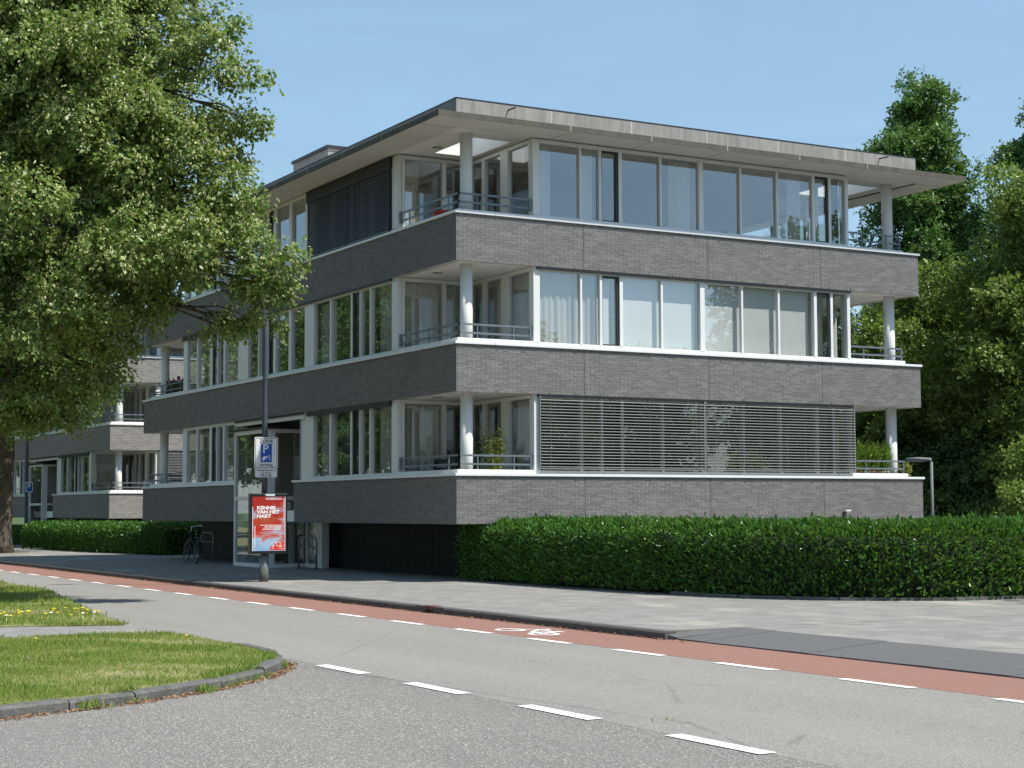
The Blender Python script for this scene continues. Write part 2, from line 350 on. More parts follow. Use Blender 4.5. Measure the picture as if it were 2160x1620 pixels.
def sheet(name, poly, z, mat, label=None):
    m = MB(); m.add([(x, y, z) for x, y in poly], [tuple(range(len(poly)))]); return struct(m.build(name, mat))
MAT['lawn'] = simple('rough_lawn', (.055, .085, .028), .95, 0., .2, .4, .6, .3)
sheet('ground', [(-900, -900), (900, -900), (900, 900), (-900, 900)], -.16, 'lawn')
sheet('side_road', [(-80, -80), (-9.36, -80), (-9.36, -11), (-80, -11)], -.1012, 'side_road')
road = sheet('main_road', [(-9.40, -120), (-5.66, -120), (-5.66, 160), (-9.40, 160)], -.10, 'road')
sheet('main_road_far_edge', [(-9.6, -14), (-9.4, -14), (-9.4, 160), (-9.6, 160)], -.1005, 'road')
lane = sheet('bicycle_lane', [(-5.66, -120), (-4.27, -120), (-4.27, 160), (-5.66, 160)], -.098, 'bike_lane')
pave = MB(); pave.prism([(-4.25, -13.85), (-4.25, 160), (60, 160), (60, -11), (3.2, -14.0), (-3.1, -13.85)], -.3, 0.0)
struct(pave.build('pavement', 'paving'))
drive = MB(); drive.prism([(-3.15, -13.85), (3.2, -14.0), (60, -11), (60, -60), (-3.15, -60)], -.3, -.004); struct(drive.build('driveway_paving', 'paving'))
# kerb stones along the pavement (each stone a piece)
kerb = struct(link('kerb', None))
ks = MB(); ks.add([(0,0,-.3),(.17,0,-.3),(.17,.992,-.3),(0,.992,-.3),(0,0,-.02),(.02,0,.004),(.17,0,.004),(.17,.992,.004),(.02,.992,.004),(0,.992,-.02)],
    [(0,3,2,1),(0,1,6,5,4),(3,9,8,7,2),(0,4,9,3),(4,5,8,9),(5,6,7,8),(1,2,7,6)])
ksm = ks.mesh('kerb_stone', 'kerb_dark')
for i in range(-14, 70):
    if i == -8: continue
    k = link('kerb_stone', ksm, kerb, (-4.42, i, rng.uniform(-.004, .004)))
dr = MB(); dr.box(-4.42, -4.25, -8, -7.62, -.3, .003); dr.box(-4.42, -4.25, -7.38, -7.008, -.3, .003); dr.box(-4.40, -4.25, -7.62, -7.38, -.3, -.004)
dr.build('kerb_stone', 'kerb_dark', kerb)
MAT['rust'] = simple('rusty_iron', (.15, .065, .045), .8, .3, var=.3, scale=20)
gr = thing('drain_inlet', 'small rusty brown kerb drain inlet beside the red cycle lane', 'drain', (-4.42, -7.5, -.1))
d = MB(); d.box(-.015, .16, -.12, .12, .085, .112); d.build('lid', 'rust', gr)
d = MB(); d.box(-.02, -.004, -.12, .12, 0, .085); d.build('face_plate', 'rust', gr)
for q in range(4): d = MB(); d.box(-.026, -.021, -.095+q*.05, -.06+q*.05, .012, .06); d.build('slot', 'gap', gr)
# dropped ramp kerb at the driveway
ramp = struct(link('driveway_ramp', None))
rm = MB(); rm.add([(0,0,-.3),(1.15,0,-.3),(1.15,.496,-.3),(0,.496,-.3),(0,0,-.082),(0,.496,-.082),(1.15,0,.002),(1.15,.496,.002)],
   [(0,3,2,1),(0,1,6,4),(3,5,7,2),(0,4,5,3),(4,6,7,5),(1,2,7,6)])
rmm = rm.mesh('ramp_block', 'ramp')
for i in range(90): link('ramp_block', rmm, ramp, (-4.30, -14.60-i*.5, rng.uniform(-.003, .003)))
e = MB(); e.add([(-4.42,-13.95,-.3),(-3.15,-13.95,-.3),(-3.15,-14.1,-.3),(-4.30,-14.1,-.3),(-4.42,-13.95,-.02),(-3.15,-13.95,.003),(-3.15,-14.1,.002),(-4.30,-14.1,-.07)],
   [(0,1,2,3),(4,7,6,5),(0,4,5,1),(1,5,6,2),(2,6,7,3),(3,7,4,0)]); e.build('ramp_end_block', 'ramp', ramp)
# road markings
def dashes(parent, name, x, starts, ln, wd, z, skew=0):
    m = MB(); m.add([(0,0,0),(wd,skew,0),(wd,ln+skew,0),(0,ln,0)], [(0,1,2,3)]); me = m.mesh(name, 'paint')
    for y in starts: link(name, me, parent, (x+rng.uniform(-.01,.01), y, z))
dashes(road, 'lane_dash', -5.80, [-21.82+1.985*i - (0 if i < 8 else 0) for i in range(-6, 40)], .98, .115, -.094)
dashes(road, 'junction_dash', -9.50, [-16.0-2.13*i for i in range(0, 8)], 1.09, .15, -.094)
# bicycle symbol on the lane (lies along the lane, wheels to the right-hand side seen from traffic)
bs = MB()
def flat_ring(m, cx, cy, rx, ry, wd, n=28):
    vs = []; 
    for k in range(n):
        t = 2*math.pi*k/n; vs += [(cx+rx*math.cos(t), cy+ry*math.sin(t), 0), (cx+(rx-wd)*math.cos(t), cy+(ry-wd*1.5)*math.sin(t), 0)]
    m.add(vs, [(2*k, (2*k+2)%(2*n), (2*k+3)%(2*n), 2*k+1) for k in range(n)])
def flat_bar(m, a, b, wd):
    a = Vector((*a, 0)); b = Vector((*b, 0)); n = (b-a).normalized().cross(Vector((0,0,1)))*wd/2; m.add([a-n, b-n, b+n, a+n], [(0,1,2,3)])
# local: x across the lane (0..0.75), y along (0..1.45)
flat_ring(bs, .22, .26, .20, .25, .055); flat_ring(bs, .22, 1.14, .20, .25, .055)
for a, b in (((.22, .26), (.24, .62)), ((.24, .62), (.55, .50)), ((.22, .26), (.52, .46)), ((.24, .62), (.58, .98)), ((.52, .46), (.56, .98)), ((.22, 1.14), (.68, .96)), ((.66, .84), (.70, 1.02)), ((.60, .38), (.60, .56)), ((.52, .46), (.60, .46))):
    flat_bar(bs, a, b, .055)
bs.v = [(x, y, z + i*1e-6) for i, (x, y, z) in enumerate(bs.v)]
b_ = bs.build('bicycle_symbol', 'paint', lane); b_.location = (-5.42, -12.62, .0045-.098+.0)
b_.location.z = -.094
# seam of sand between carriageway and verge
# ------------------------------------------------------------------ verge with kerb, path, grass
KP = [(-24, -19.6), (-16, -18.55), (-13.40, -17.85), (-12.12, -17.25), (-11.10, -16.55), (-10.40, -15.82), (-9.95, -15.15), (-9.70, -14.55), (-9.50, -13.75), (-9.45, -12.8)]
def inset(pl, d_):
    r = []
    for i, p_ in enumerate(pl):
        a = Vector(pl[max(i-1, 0)]); b = Vector(pl[min(i+1, len(pl)-1)]); t_ = (b-a).normalized(); r.append((p_[0]-t_.y*d_, p_[1]+t_.x*d_))
    return r
KI = inset(KP, .135)
near_poly = KI + [(-9.62, -11.0), (-9.72, -10.75), (-11.7, -10.35), (-24, -8.0)]
far_poly = [(-24, -5.6), (-11.1, -7.75), (-9.55, -8.30), (-9.42, -7.6), (-9.20, -5.5), (-8.95, -4.1), (-8.55, -1.6), (-8.15, .8), (-7.90, 2.7), (-7.85, 6.5), (-8.05, 30), (-8.6, 120), (-40, 120)]
path_poly = [(-24, -8.0), (-11.7, -10.35), (-9.72, -10.75), (-9.50, -10.6), (-9.44, -8.6), (-9.55, -8.30), (-11.1, -7.75), (-24, -5.6)]
v = MB(); v.prism(near_poly, -.3, -.015); v_near = struct(v.build('verge', 'turf'))
v = MB(); v.prism(far_poly, -.3, -.045); v_far = struct(v.build('verge', 'turf'))
v = MB(); v.prism(path_poly, -.3, -.06); struct(v.build('verge_path', 'paving'))
vk = struct(link('verge_kerb', None))
# resample the kerb curve in stones of about 0.9 m
def resample(pl, step):
    out_ = []; 
    for a, b in zip(pl[:-1], pl[1:]):
        a = Vector(a); b = Vector(b); n = max(1, int(round((b-a).length/step))); out_ += [a.lerp(b, i/n) for i in range(n)]
    return out_ + [Vector(pl[-1])]
kp = resample(KP, .92)
for i in range(len(kp)-1):
    a, b = kp[i], kp[i+1]; t_ = (b-a).normalized(); n = Vector((-t_.y, t_.x)); g_ = .008
    a2 = a + t_*g_; b2 = b - t_*g_; jt = rng.uniform(-.022, .010); wd = .135
    pts = [a2, b2, b2+n*wd, a2+n*wd]; pin = [a2+n*.02, b2+n*.02, b2+n*wd, a2+n*wd]
    m = MB(); m.add([(p_.x, p_.y, -.3) for p_ in pts]+[(p_.x, p_.y, -.025+jt) for p_ in pts]+[(p_.x, p_.y, -.002+jt) for p_ in pin],
        [(0,3,2,1)]+[(j,(j+1)%4,4+(j+1)%4,4+j) for j in range(4)]+[(4+j,4+(j+1)%4,8+(j+1)%4,8+j) for j in range(4)]+[(8,9,10,11)])
    m.build('kerb_stone', 'kerb', vk)

def in_poly(P, poly):
    x, y = P[:, 0], P[:, 1]; c = np.zeros(len(P), bool); n = len(poly)
    for i in range(n):
        x1, y1 = poly[i]; x2, y2 = poly[(i+1) % n]
        hit = ((y1 > y) != (y2 > y)) & (x < (x2-x1)*(y-y1)/(y2-y1+1e-12)+x1); c ^= hit
    return c
NR = np.random.default_rng(11)
MAT['grass'] = leaf_mat('grass_blade', [(0, (.11, .20, .035)), (.42, (.19, .30, .05)), (.70, (.29, .36, .08)), (.90, (.46, .43, .18)), (1, (.56, .50, .28))], .35, .5, (.25, .32, .04))
def grass(name, poly, n, z, h0, h1, box, label):
    P = np.stack([NR.uniform(box[0], box[1], n), NR.uniform(box[2], box[3], n)], 1); P = P[in_poly(P, poly)]
    pn = np.sin(P[:, 0]*1.9+2.2*np.sin(P[:, 1]*.9))+np.sin(P[:, 1]*2.6+1.7*np.sin(P[:, 0]*1.3+1))+.8*np.sin(P[:, 0]*5.1+P[:, 1]*3.3)
    P = P[NR.random(len(P)) > np.clip(.25+.30*pn, .0, .86)]
    k = len(P); cl = np.sin(P[:, 0]*2.3+np.sin(P[:, 1]*1.7)*1.5)*np.sin(P[:, 1]*2.9+P[:, 0]) 
    H = NR.uniform(h0, h1, k)*(1+.35*cl)*np.where(NR.random(k) < .03, 1.9, 1.0)
    th = NR.uniform(0, 2*np.pi, k); lean = NR.uniform(.05, .75, k)
    A = np.stack([np.cos(th)*lean, np.sin(th)*lean, np.ones(k)], 1); N = np.stack([np.cos(th+1.3), np.sin(th+1.3), NR.uniform(-.2, .6, k)], 1)
    base = np.column_stack([P, np.full(k, z)])
    o = link(name, leaf_mesh(name, base, A, N, H, 'grass', .16, .1)); o['kind'] = 'stuff'; o['label'] = label; o['category'] = 'grass'
grass('grass', near_poly, 260000, -.02, .016, .042, (-14.5, -9.4, -18.2, -10.2), 'sunlit mown grass on the verge corner behind the curved kerb')
grass('grass', far_poly, 100000, -.05, .03, .075, (-13.0, -7.7, -8.4, 9.0), 'longer grass with small yellow flowers on the verge beyond the path')
# weeds growing over the kerb joints
def tuft(name, label, loc, n, h, mat, group, spread=.06):
    P = np.column_stack([NR.normal(0, spread, n), NR.normal(0, spread, n), np.zeros(n)]); th = NR.uniform(0, 6.28, n); ln = NR.uniform(.2, 1.1, n)
    A = np.column_stack([np.cos(th)*ln, np.sin(th)*ln, np.ones(n)]); N = np.column_stack([np.cos(th+1.5), np.sin(th+1.5), np.zeros(n)])
    o = link(name, leaf_mesh(name, P, A, N, NR.uniform(.5, 1, n)*h, mat, .18, .1), None, loc); tag(o, label, 'weed', group); return o
tuft('weed', 'leafy green weed rooted in the kerb joint nearest the left edge', (-12.58, -17.5, -.10), 60, .12, 'grass', None)
tuft('weed', 'green weed in the gap where the verge kerb starts to curve', (-11.37, -16.82, -.10), 60, .11, 'grass', None)
tuft('weed', 'tiny green weed growing in the road beside the junction dashes', (-9.05, -20.6, -.10), 16, .05, 'grass', None)
# dandelions and daisies
fl = MB(); fl.lathe([(.003, 0), (.003, .055), (.016, .06), (.021, .067), (.010, .073)], n=8); flm = fl.mesh('dandelion', 'flower_yellow')
dm = MB(); dm.lathe([(.004, 0), (.004, .08), (.020, .085), (.024, .092), (.008, .098)], n=8); dmm = dm.mesh('daisy', 'flower_white')
for i in range(34):
    x, y = (rng.uniform(-11.3, -9.25), rng.uniform(-6.9, -4.9))
    if x > -9.3 - .05*(y+7): pass
    o = link('dandelion', flm, None, (x, y, -.045)); o.scale = (1.2, 1.2, rng.uniform(.9, 1.4)); tag(o, 'small yellow dandelion flower in the far verge grass', 'flower', 'yellow dandelions in the verge')
for x, y in ((-11.55, -11.5), (-9.9, -12.0)):
    o = link('dandelion', flm, None, (x, y, -.015)); tag(o, 'small yellow dandelion flower in the near mown verge grass', 'flower', 'yellow dandelions in the mown corner')
for x, y in ((-9.85, -7.3), (-9.65, -7.15), (-10.9, -7.2), (-10.2, -6.9)):
    o = link('daisy', dmm, None, (x, y, -.04)); o.scale = (1.3, 1.3, 1.2); tag(o, 'small white daisy in the far verge near the path', 'flower', 'white daisies in the verge')
# dry leaf litter along the kerb
def fringe(name, pts, n, spread, z, label):
    pl = resample(pts, .1); idx = NR.integers(0, len(pl), n); clus = (np.sin(idx*.35)+np.sin(idx*.11+1.2)) > .3
    P = np.array([(pl[i].x, pl[i].y, z) for i in idx])[clus]; k = len(P); P += np.column_stack([NR.normal(0, spread, k), NR.normal(0, spread, k), np.zeros(k)]); th = NR.uniform(0, 6.28, k); ln = NR.uniform(.2, 1.3, k)
    A = np.column_stack([np.cos(th)*ln, np.sin(th)*ln, np.ones(k)]); N = np.column_stack([np.cos(th+1.5), np.sin(th+1.5), np.full(k, .3)])
    o = link(name, leaf_mesh(name, P, A, N, NR.uniform(.03, .09, k), 'grass', .15, .1)); o['kind'] = 'stuff'; o['label'] = label; o['category'] = 'grass'
fringe('grass_fringe', inset(KP[1:9], .14), 3200, .03, -.02, 'grass blades growing over the back edge of the verge kerb')
fringe('grass_fringe', inset(KP[1:8], -.01), 700, .015, -.10, 'thin grass growing from the gutter at the foot of the verge kerb')
fringe('grass_fringe', [(-9.72, -10.75), (-11.7, -10.35), (-13.5, -10.0)], 1500, .03, -.03, 'grass fringe along the near edge of the verge path')
fringe('grass_fringe', [(-9.55, -8.30), (-11.1, -7.75), (-13, -7.4)], 1500, .03, -.05, 'grass fringe along the far edge of the verge path')
MAT['litter'] = leaf_mat('dry_leaf', [(0, (.16, .07, .03)), (.5, (.28, .15, .07)), (1, (.42, .30, .16))], .1, .8, (.3, .15, .05))
def litter(name, pts, n, spread, z, label):
    pl = resample(pts, .1); idx = NR.integers(0, len(pl), n); P = np.array([(pl[i].x, pl[i].y, z) for i in idx]) + np.column_stack([NR.normal(0, spread, n), NR.normal(0, spread, n), NR.uniform(0, .01, n)])
    th = NR.uniform(0, 6.28, n); A = np.column_stack([np.cos(th), np.sin(th), NR.uniform(-.1, .3, n)]); N = np.column_stack([NR.normal(0, .3, n), NR.normal(0, .3, n), np.ones(n)])
    o = link(name, leaf_mesh(name, P, A, N, NR.uniform(.015, .05, n), 'litter', .6, .3)); o['kind'] = 'stuff'; o['label'] = label; o['category'] = 'leaf litter'
litter('leaf_litter', inset(KP[1:8], -.06), 1500, .035, -.099, 'dry brown leaves and grit gathered along the foot of the verge kerb')
litter('leaf_litter', [(-4.47, -14.5), (-4.46, 20)], 1500, .03, -.094, 'pale grit and dry leaves along the foot of the pavement kerb')
litter('leaf_litter', [(-2.3, 31.5), (-1.5, 31.4)], 500, .35, .006, 'orange dry leaves round the foot of the far tree trunk')

# ------------------------------------------------------------------ the apartment building
W, L = 13.08, 21.78
B = [1.22, 4.02, 6.82]; C = [2.29, 5.09, 7.89]; HEAD = [4.02, 6.82, 9.62]; RS = 9.66
RX = [(2.10, 3.11), (3.19, 3.62), (3.72, 4.15), (4.27, 5.27), (5.36, 6.37), (6.53, 7.57), (7.64, 8.64), (8.73, 9.74), (9.86, 10.25), (10.36, 10.81)]
LYA = [(3.31, 4.39), (4.52, 4.93), (5.10, 5.42), (5.61, 6.67), (6.87, 7.89)]
LYB = [(8.48, 9.28), (9.57, 10.37), (10.65, 10.92), (11.22, 11.62), (11.77, 12.53)]
LYC = [(13.31, 14.28), (14.51, 14.91), (15.05, 15.36), (15.64, 16.61), (16.82, 17.69)]
def slim(p_, ext, keep):
    return [(a, b if k == len(p_)-1 else min(b+ext, p_[k+1][0]-keep)) for k, (a, b) in enumerate(p_)]
RX = slim(RX, .035, .05); LYA = slim(LYA, .11, .055); LYB = slim(LYB, .11, .055); LYC = slim(LYC, .11, .055)
JX = [0, 3.19, 6.58, 9.93, W]; JY = [0, 4.67, 9.02, 13.3, 17.6, L]
ENT = (8.95, 13.30)

def building(root, near):
    bmat = 'brick_tex'
    # plinth of dark panels set back under the overhang
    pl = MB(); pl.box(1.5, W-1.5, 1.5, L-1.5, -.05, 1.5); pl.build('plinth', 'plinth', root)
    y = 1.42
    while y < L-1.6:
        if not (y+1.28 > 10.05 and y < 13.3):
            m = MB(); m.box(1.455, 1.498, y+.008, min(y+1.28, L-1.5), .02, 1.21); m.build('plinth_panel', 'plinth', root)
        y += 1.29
    # floor slabs with white soffits
    for i in range(3):
        m = MB(); m.box(.215, W-.215, .215, L-.215, B[i]+.012, B[i]+.30); m.build('floor_slab', 'soffit', root)
    # parapets
    for i in range(3):
        z0, z1 = B[i], C[i]-.055; T = .21; o_ = .0035 if near else 0
        m = MB(); m.box(o_, W-.012, o_, T, z0+.003, z1)
        if i == 0: m.box(o_, T, T, ENT[0], z0+.003, z1); m.box(o_, T, ENT[1], L-T, z0+.003, z1)
        else: m.box(o_, T, T, L-T, z0+.003, z1)
        m.box(W-T, W-.012, T, L-T, z0+.003, z1); m.box(o_, W-.012, L-T, L-.012, z0+.003, z1)
        par = m.build('parapet', 'mortar' if near else 'brick_tex', root)
        if near:
            m = MB(); m.box(W-.011, W, 0.0, L, z0, z1); m.box(0, W-.012, L-.011, L, z0, z1); m.build('side_brickwork', 'brick_tex', par)
            n = 16; h = (z1-z0)/n
            for k in range(3):   # expansion joints on the right-hand face
                m = MB(); m.box(JX[k+1]-.010, JX[k+1]+.010, .0015, .003, z0, z1); m.build('expansion_joint', 'gap', par)
            for k in range(1, len(JY)-1):
                if i == 0 and ENT[0] < JY[k] < ENT[1]: continue
                m = MB(); m.box(.0015, .003, JY[k]-.008, JY[k]+.008, z0, z1); m.build('expansion_joint', 'gap', par)
            single = []
            for r_ in range(n):
                za, zb = z0+r_*h+(.0 if r_ == 0 else .005), z0+(r_+1)*h-.005
                for a, b in zip(JX[:-1], JX[1:]):
                    x = a + (.005 if a else 0); first = True; b2 = b-.005 if b < W else b
                    while x < b2-.03:
                        ln = .10 if (first and r_ % 2) else .21; e = min(x+ln, b2); first = False
                        jit = rng.uniform(-.0025, .0008)
                        if abs(e-x-.21) < 1e-6 and e < 1.55 and r_ > 0: single.append((x, za, jit))
                        else: REST.box(x, e, jit, .0045, za, zb)
                        x = e + .0105
                for a, b in zip(JY[:-1], JY[1:]):
                    x = a + (.005 if a else .012); first = True; b2 = b-.005
                    while x < b2-.03:
                        ln = .10 if (first and not r_ % 2) else .21; e = min(x+ln, b2); first = False
                        lo, hi = x, e
                        if i == 0 and hi > ENT[0] and lo < ENT[1]:
                            if lo < ENT[0]-.03: hi = ENT[0]
                            elif hi > ENT[1]+.03: lo = ENT[1]
                            else: x = e+.0105; continue
                        REST.box(rng.uniform(-.002, .0012), .0045, lo-.003, hi+.003, za-.0042, zb+.0042); x = e + .0105
            for x, za, jit in single: link('brick', BRICKM, par, (x, jit, za))
            for k in range(20):  # open joints (weep holes) in the top and bottom courses
                x = .31+k*.66
                for zz in (z0+.002, z1-2.05*h):
                    if x < W-.1: WEEP.box(x-.006, x+.006, -.003, .004, zz, zz+.05)
    # white copings
    for i in range(3):
        z1 = C[i]; z0 = z1-.055
        segs = [(-.04, .93)]; x = .93
        while x < W-.8: segs.append((x, min(x+3.3, W+.04) if x+3.3 < W-.4 else W+.04)); x = segs[-1][1]
        for a, b in segs:
            m = MB(); m.box(a+(.002 if a > 0 else 0), b-(.002 if b < W else 0), -.04, .25, z0, z1); m.build('coping', 'white', root, bevel=.004)
        y = .25; 
        while y < L-.3:
            e = min(y+3.3, L-.25); lo, hi = y, e
            if i == 0 and hi > ENT[0] and lo < ENT[1]:
                if lo < ENT[0]: m = MB(); m.box(-.04, .25, lo+.002, ENT[0]+.1, z0, z1); m.build('coping', 'white', root, bevel=.004)
                if hi > ENT[1]: m = MB(); m.box(-.04, .25, ENT[1]-.02, hi-.002, z0, z1); m.build('coping', 'white', root, bevel=.004)
            else: m = MB(); m.box(-.04, .25, lo+.002, hi-.002, z0, z1); m.build('coping', 'white', root, bevel=.004)
            m = MB(); m.box(W-.25, W+.04, y+.002, e-.002, z0, z1); m.build('coping', 'white', root)
            y = e
        m = MB(); m.box(-.04, W+.04, L-.25, L+.04, z0, z1); m.build('coping', 'white', root)
        hgt = .085 if i < 2 else .05
        for a, b in ((.07, 2.05), (10.85, W-.42)):
            m = MB(); m.box(a, b, .075, .24, z1+.001, z1+hgt); m.build('balcony_ledge', 'white', root, bevel=.004)
        for a, b in ((.24, 3.1), (18.0, L-.45)):
            m = MB(); m.box(.075, .24, a+.001, b, z1+.001, z1+hgt); m.build('balcony_ledge', 'white', root, bevel=.004)
    # balcony columns
    for i in range(3):
        zt = HEAD[i] if i < 2 else RS+.03
        for x, y in ((.52, .52), (W-.52, .52), (.52, L-.55), (W-.52, L-.55)):
            m = MB(); m.lathe([(.135, 0), (.135, zt-(B[i]+.30)+.012)], (x, y, B[i]+.301), 28); m.build('column', 'column', root, True)
    # windows: axis 'x' band lies along x at y=plane facing -y; axis 'y' along y at x=plane facing -x
    def band(axis, plane, a0, a1, panes, z0, z1, dark=(), rail=.075, head=.085, flip=1, dep=.09):
        m = MB()
        def bx(mm, s0, s1, d0, d1, za, zb):
            d0, d1 = plane+flip*d0, plane+flip*d1; d0, d1 = min(d0, d1), max(d0, d1)
            if axis == 'x': mm.box(s0, s1, d0, d1, za, zb)
            else: mm.box(d0, d1, s0, s1, za, zb)
        bx(m, a0, a1, 0, dep, z0+.001, z0+rail); bx(m, a0, a1, 0, dep, z1-head, z1-.001)
        edges = [a0]+[q for p_ in panes for q in p_]+[a1]
        for k in range(0, len(edges), 2):
            if edges[k+1]-edges[k] > .005: bx(m, edges[k], edges[k+1], -.012, dep-.005, z0+rail-.002, z1-head+.002)
        fr = m.build('window_band', 'frame', root)
        for k, (s0, s1) in enumerate(panes):
            g = MB(); bx(g, s0-.004, s1+.004, dep*.55, dep*.55+.006, z0+rail-.004, z1-head+.004); g.build('pane', 'glass', fr)
            if k in dark:   # narrow opening light with a dark inner frame
                d = MB(); t_ = .05
                bx(d, s0+.001, s0+t_*.6, .02, .045, z0+rail, z1-head); bx(d, s1-t_*1.5, s1-.001, .012, .045, z0+rail, z1-head)
                bx(d, s0+t_*.6, s1-t_*1.5, .02, .045, z0+rail, z0+rail+.03); bx(d, s0+t_*.6, s1-t_*1.5, .02, .045, z1-head-t_, z1-head)
                d.build('vent_frame', 'dark', fr)
        return fr
    for i in range(3):
        z0, z1 = C[i]+.001, (HEAD[i]+(.0 if i < 2 else .038))
        band('x', .08, 1.94, 10.90, RX, z0, z1, dark=(2, 8))
        if i == 0:
            band('y', .08, 3.02, 8.40, LYA, z0, z1, dark=(2,)); band('y', .08, 13.40, 18.05, LYC, z0, z1, dark=(2,))
        else:
            band('y', .08, 3.02, 18.05, LYA+LYB+LYC, z0, z1, dark=(2, 7, 12))
        band('x', 3.02, .175, 2.0, [(.25, 1.22), (1.32, 1.93)], B[i]+.31, z1+.0 if i == 2 else z1, rail=.06)
        band('y', 1.94, .18, 3.02, [(.24, 1.18), (1.52, 2.28), (2.40, 2.95)], B[i]+.31, z1, rail=.06)
        band('x', 3.02, 10.96, W-.2, [(11.02, 12.0), (12.1, 12.8)], B[i]+.31, z1, rail=.06)
        band('y', 10.90, .18, 3.02, [(.3, 1.2), (1.3, 2.1), (2.2, 2.95)], B[i]+.31, z1, rail=.06, flip=-1)
        band('x', 18.05, .16, 2.0, [(.25, 1.2), (1.3, 1.93)], B[i]+.31, z1, rail=.06, flip=-1)
        band('y', 1.94, 18.05, L-.2, [(18.2, 19.6), (19.7, 21.4)], B[i]+.31, z1, rail=.06)
        band('y', W-.09, 3.02, 18.05, [(3.1+2.1*k, 5.1+2.1*k) for k in range(7)], z0, z1, flip=-1)
        band('x', L-.09, 2.0, W-.3, [(2.1+2.1*k, 4.1+2.1*k) for k in range(5)], z0, z1, flip=-1)
    # dark blind boxes under the parapets
    for (x0, x1, y0, y1, z) in ((2.02, 10.9, -.0, .066, HEAD[1]), (2.02, 10.9, -.0, .066, HEAD[0])):
        m = MB(); m.box(x0, x1, y0+.004, y1, z-.055, z-.002); m.build('blind_box', 'dark', root)
    for i, a, b, hh in ((2, 3.3, 8.3, .26), (1, 12.4, 18.0, .14), (0, 3.3, 8.2, .13), (1, 3.3, 12.3, .05)):
        m = MB(); m.box(.004, .066, a, b, HEAD[i]-hh, HEAD[i]+(.036 if i == 2 else -.002)); m.build('blind_box', 'dark', root)
    # exterior venetian blinds
    def ext_blind(axis, s0, s1, zb, zt, pitch, tilt, mat, off, label):
        m = MB(); wd = .078
        if axis == 'x': m.box(s0, s1, off-.03, off+.03, zb-.03, zb-.005)
        else: m.box(off-.03, off+.03, s0, s1, zb-.03, zb-.005)
        base = m.build('exterior_blind', mat, root); base['label'] = label
        sm = MB(); c_, s_ = math.cos(tilt)*wd/2, math.sin(tilt)*wd/2; ln = s1-s0-.02; prof = [(-c_, -s_), (-c_*.4, -s_*.4+.006), (c_*.4, s_*.4+.006), (c_, s_)]
        vs_ = [(0, a, b) for a, b in prof]+[(ln, a, b) for a, b in prof]+[(0, a, b-.002) for a, b in prof]+[(ln, a, b-.002) for a, b in prof]
        fs_ = [(k, k+4, k+5, k+1) for k in range(3)]+[(8+k, 9+k, 13+k, 12+k) for k in range(3)]+[(0, 8, 12, 4), (3, 7, 15, 11)]
        if axis == 'y': vs_ = [(b, a, c2) for a, b, c2 in vs_]; fs_ = [f[::-1] for f in fs_]
        sm.add(vs_, fs_); me = sm.mesh('slat', mat); z = zb+.03
        while z < zt:
            link('slat', me, base, (s0+.01, off, z) if axis == 'x' else (off, s0+.01, z)); z += pitch
        cords = MB()
        for k in range(4):
            q = s0+.25+(s1-s0-.5)*k/3
            for dy in (-.04, .04):
                if axis == 'x': cords.box(q, q+.004, off+dy, off+dy+.003, zb, zt)
                else: cords.box(off+dy, off+dy+.003, q, q+.004, zb, zt)
        cords.build('cord', mat, base)
        gd = MB()
        for q in (s0, s1):
            if axis == 'x': gd.box(q-.012, q+.012, off-.02, off+.03, zb-.04, zt+.02)
            else: gd.box(off-.02, off+.03, q-.012, q+.012, zb-.04, zt+.02)
        gd.build('guide_rail', 'slat' if mat == 'slat' else 'dark', base)
    ext_blind('x', 2.06, 6.44, C[0]+.13, HEAD[0]-.06, .066, R(15), 'slat', .015, 'half-open silver outside blind left of the dividing rail')
    ext_blind('x', 6.48, 10.92, C[0]+.13, HEAD[0]-.06, .066, R(15), 'slat', .015, 'half-open silver outside blind right of the dividing rail')
    ext_blind('y', 3.36, 5.74, C[2]+.06, HEAD[2]-.27, .064, R(58), 'slat_shaded', .02, 'lowered outside blind coloured dark for shade, nearer the corner balcony')
    ext_blind('y', 5.80, 8.16, C[2]+.06, HEAD[2]-.27, .064, R(58), 'slat_shaded', .02, 'lowered outside blind coloured dark for shade, farther from the corner balcony')
    # rooms: inner walls, floors
    for i in range(3):
        m = MB(); m.box(4.6, 8.6, 4.8, 16.5, B[i]+.301, HEAD[i]-.002); m.build('inner_wall', 'plaster', root)
        m = MB(); m.box(.3, W-.3, 3.15, 17.95, B[i]+.301, B[i]+.315); m.box(2.05, 10.8, .3, 3.15, B[i]+.301, B[i]+.315); m.build('room_floor', 'floor', root)
        for yw in (8.18, 12.95):
            m = MB(); m.box(.2, 4.59, yw-.05, yw+.05, B[i]+.316, HEAD[i]-.002); m.build('inner_wall', 'plaster', root)
        m = MB(); m.box(6.40, 6.50, .2, 4.79, B[i]+.316, HEAD[i]-.002); m.build('inner_wall', 'plaster', root)
    # curtains, inner blinds and dark backing sheets
    def curtain(axis, plane, s0, s1, z0, z1, mat, amp=.03, per=.11, seed=0):
        n = max(8, int((s1-s0)/.02)); V = []; rr = random.Random(seed)
        ph = [rr.uniform(0, 6) for _ in range(3)]
        for k in range(n+1):
            s = s0+(s1-s0)*k/n; d_ = plane+amp*(math.sin(s/per*6.28+ph[0])+.5*math.sin(s/per*3.7+ph[1]))
            for z in (z0, z1): V.append((s, d_, z) if axis == 'x' else (d_, s, z))
        m = MB(); m.add(V, [(2*k, 2*k+2, 2*k+3, 2*k+1) for k in range(n)]); m.build('curtain', mat, root, True)
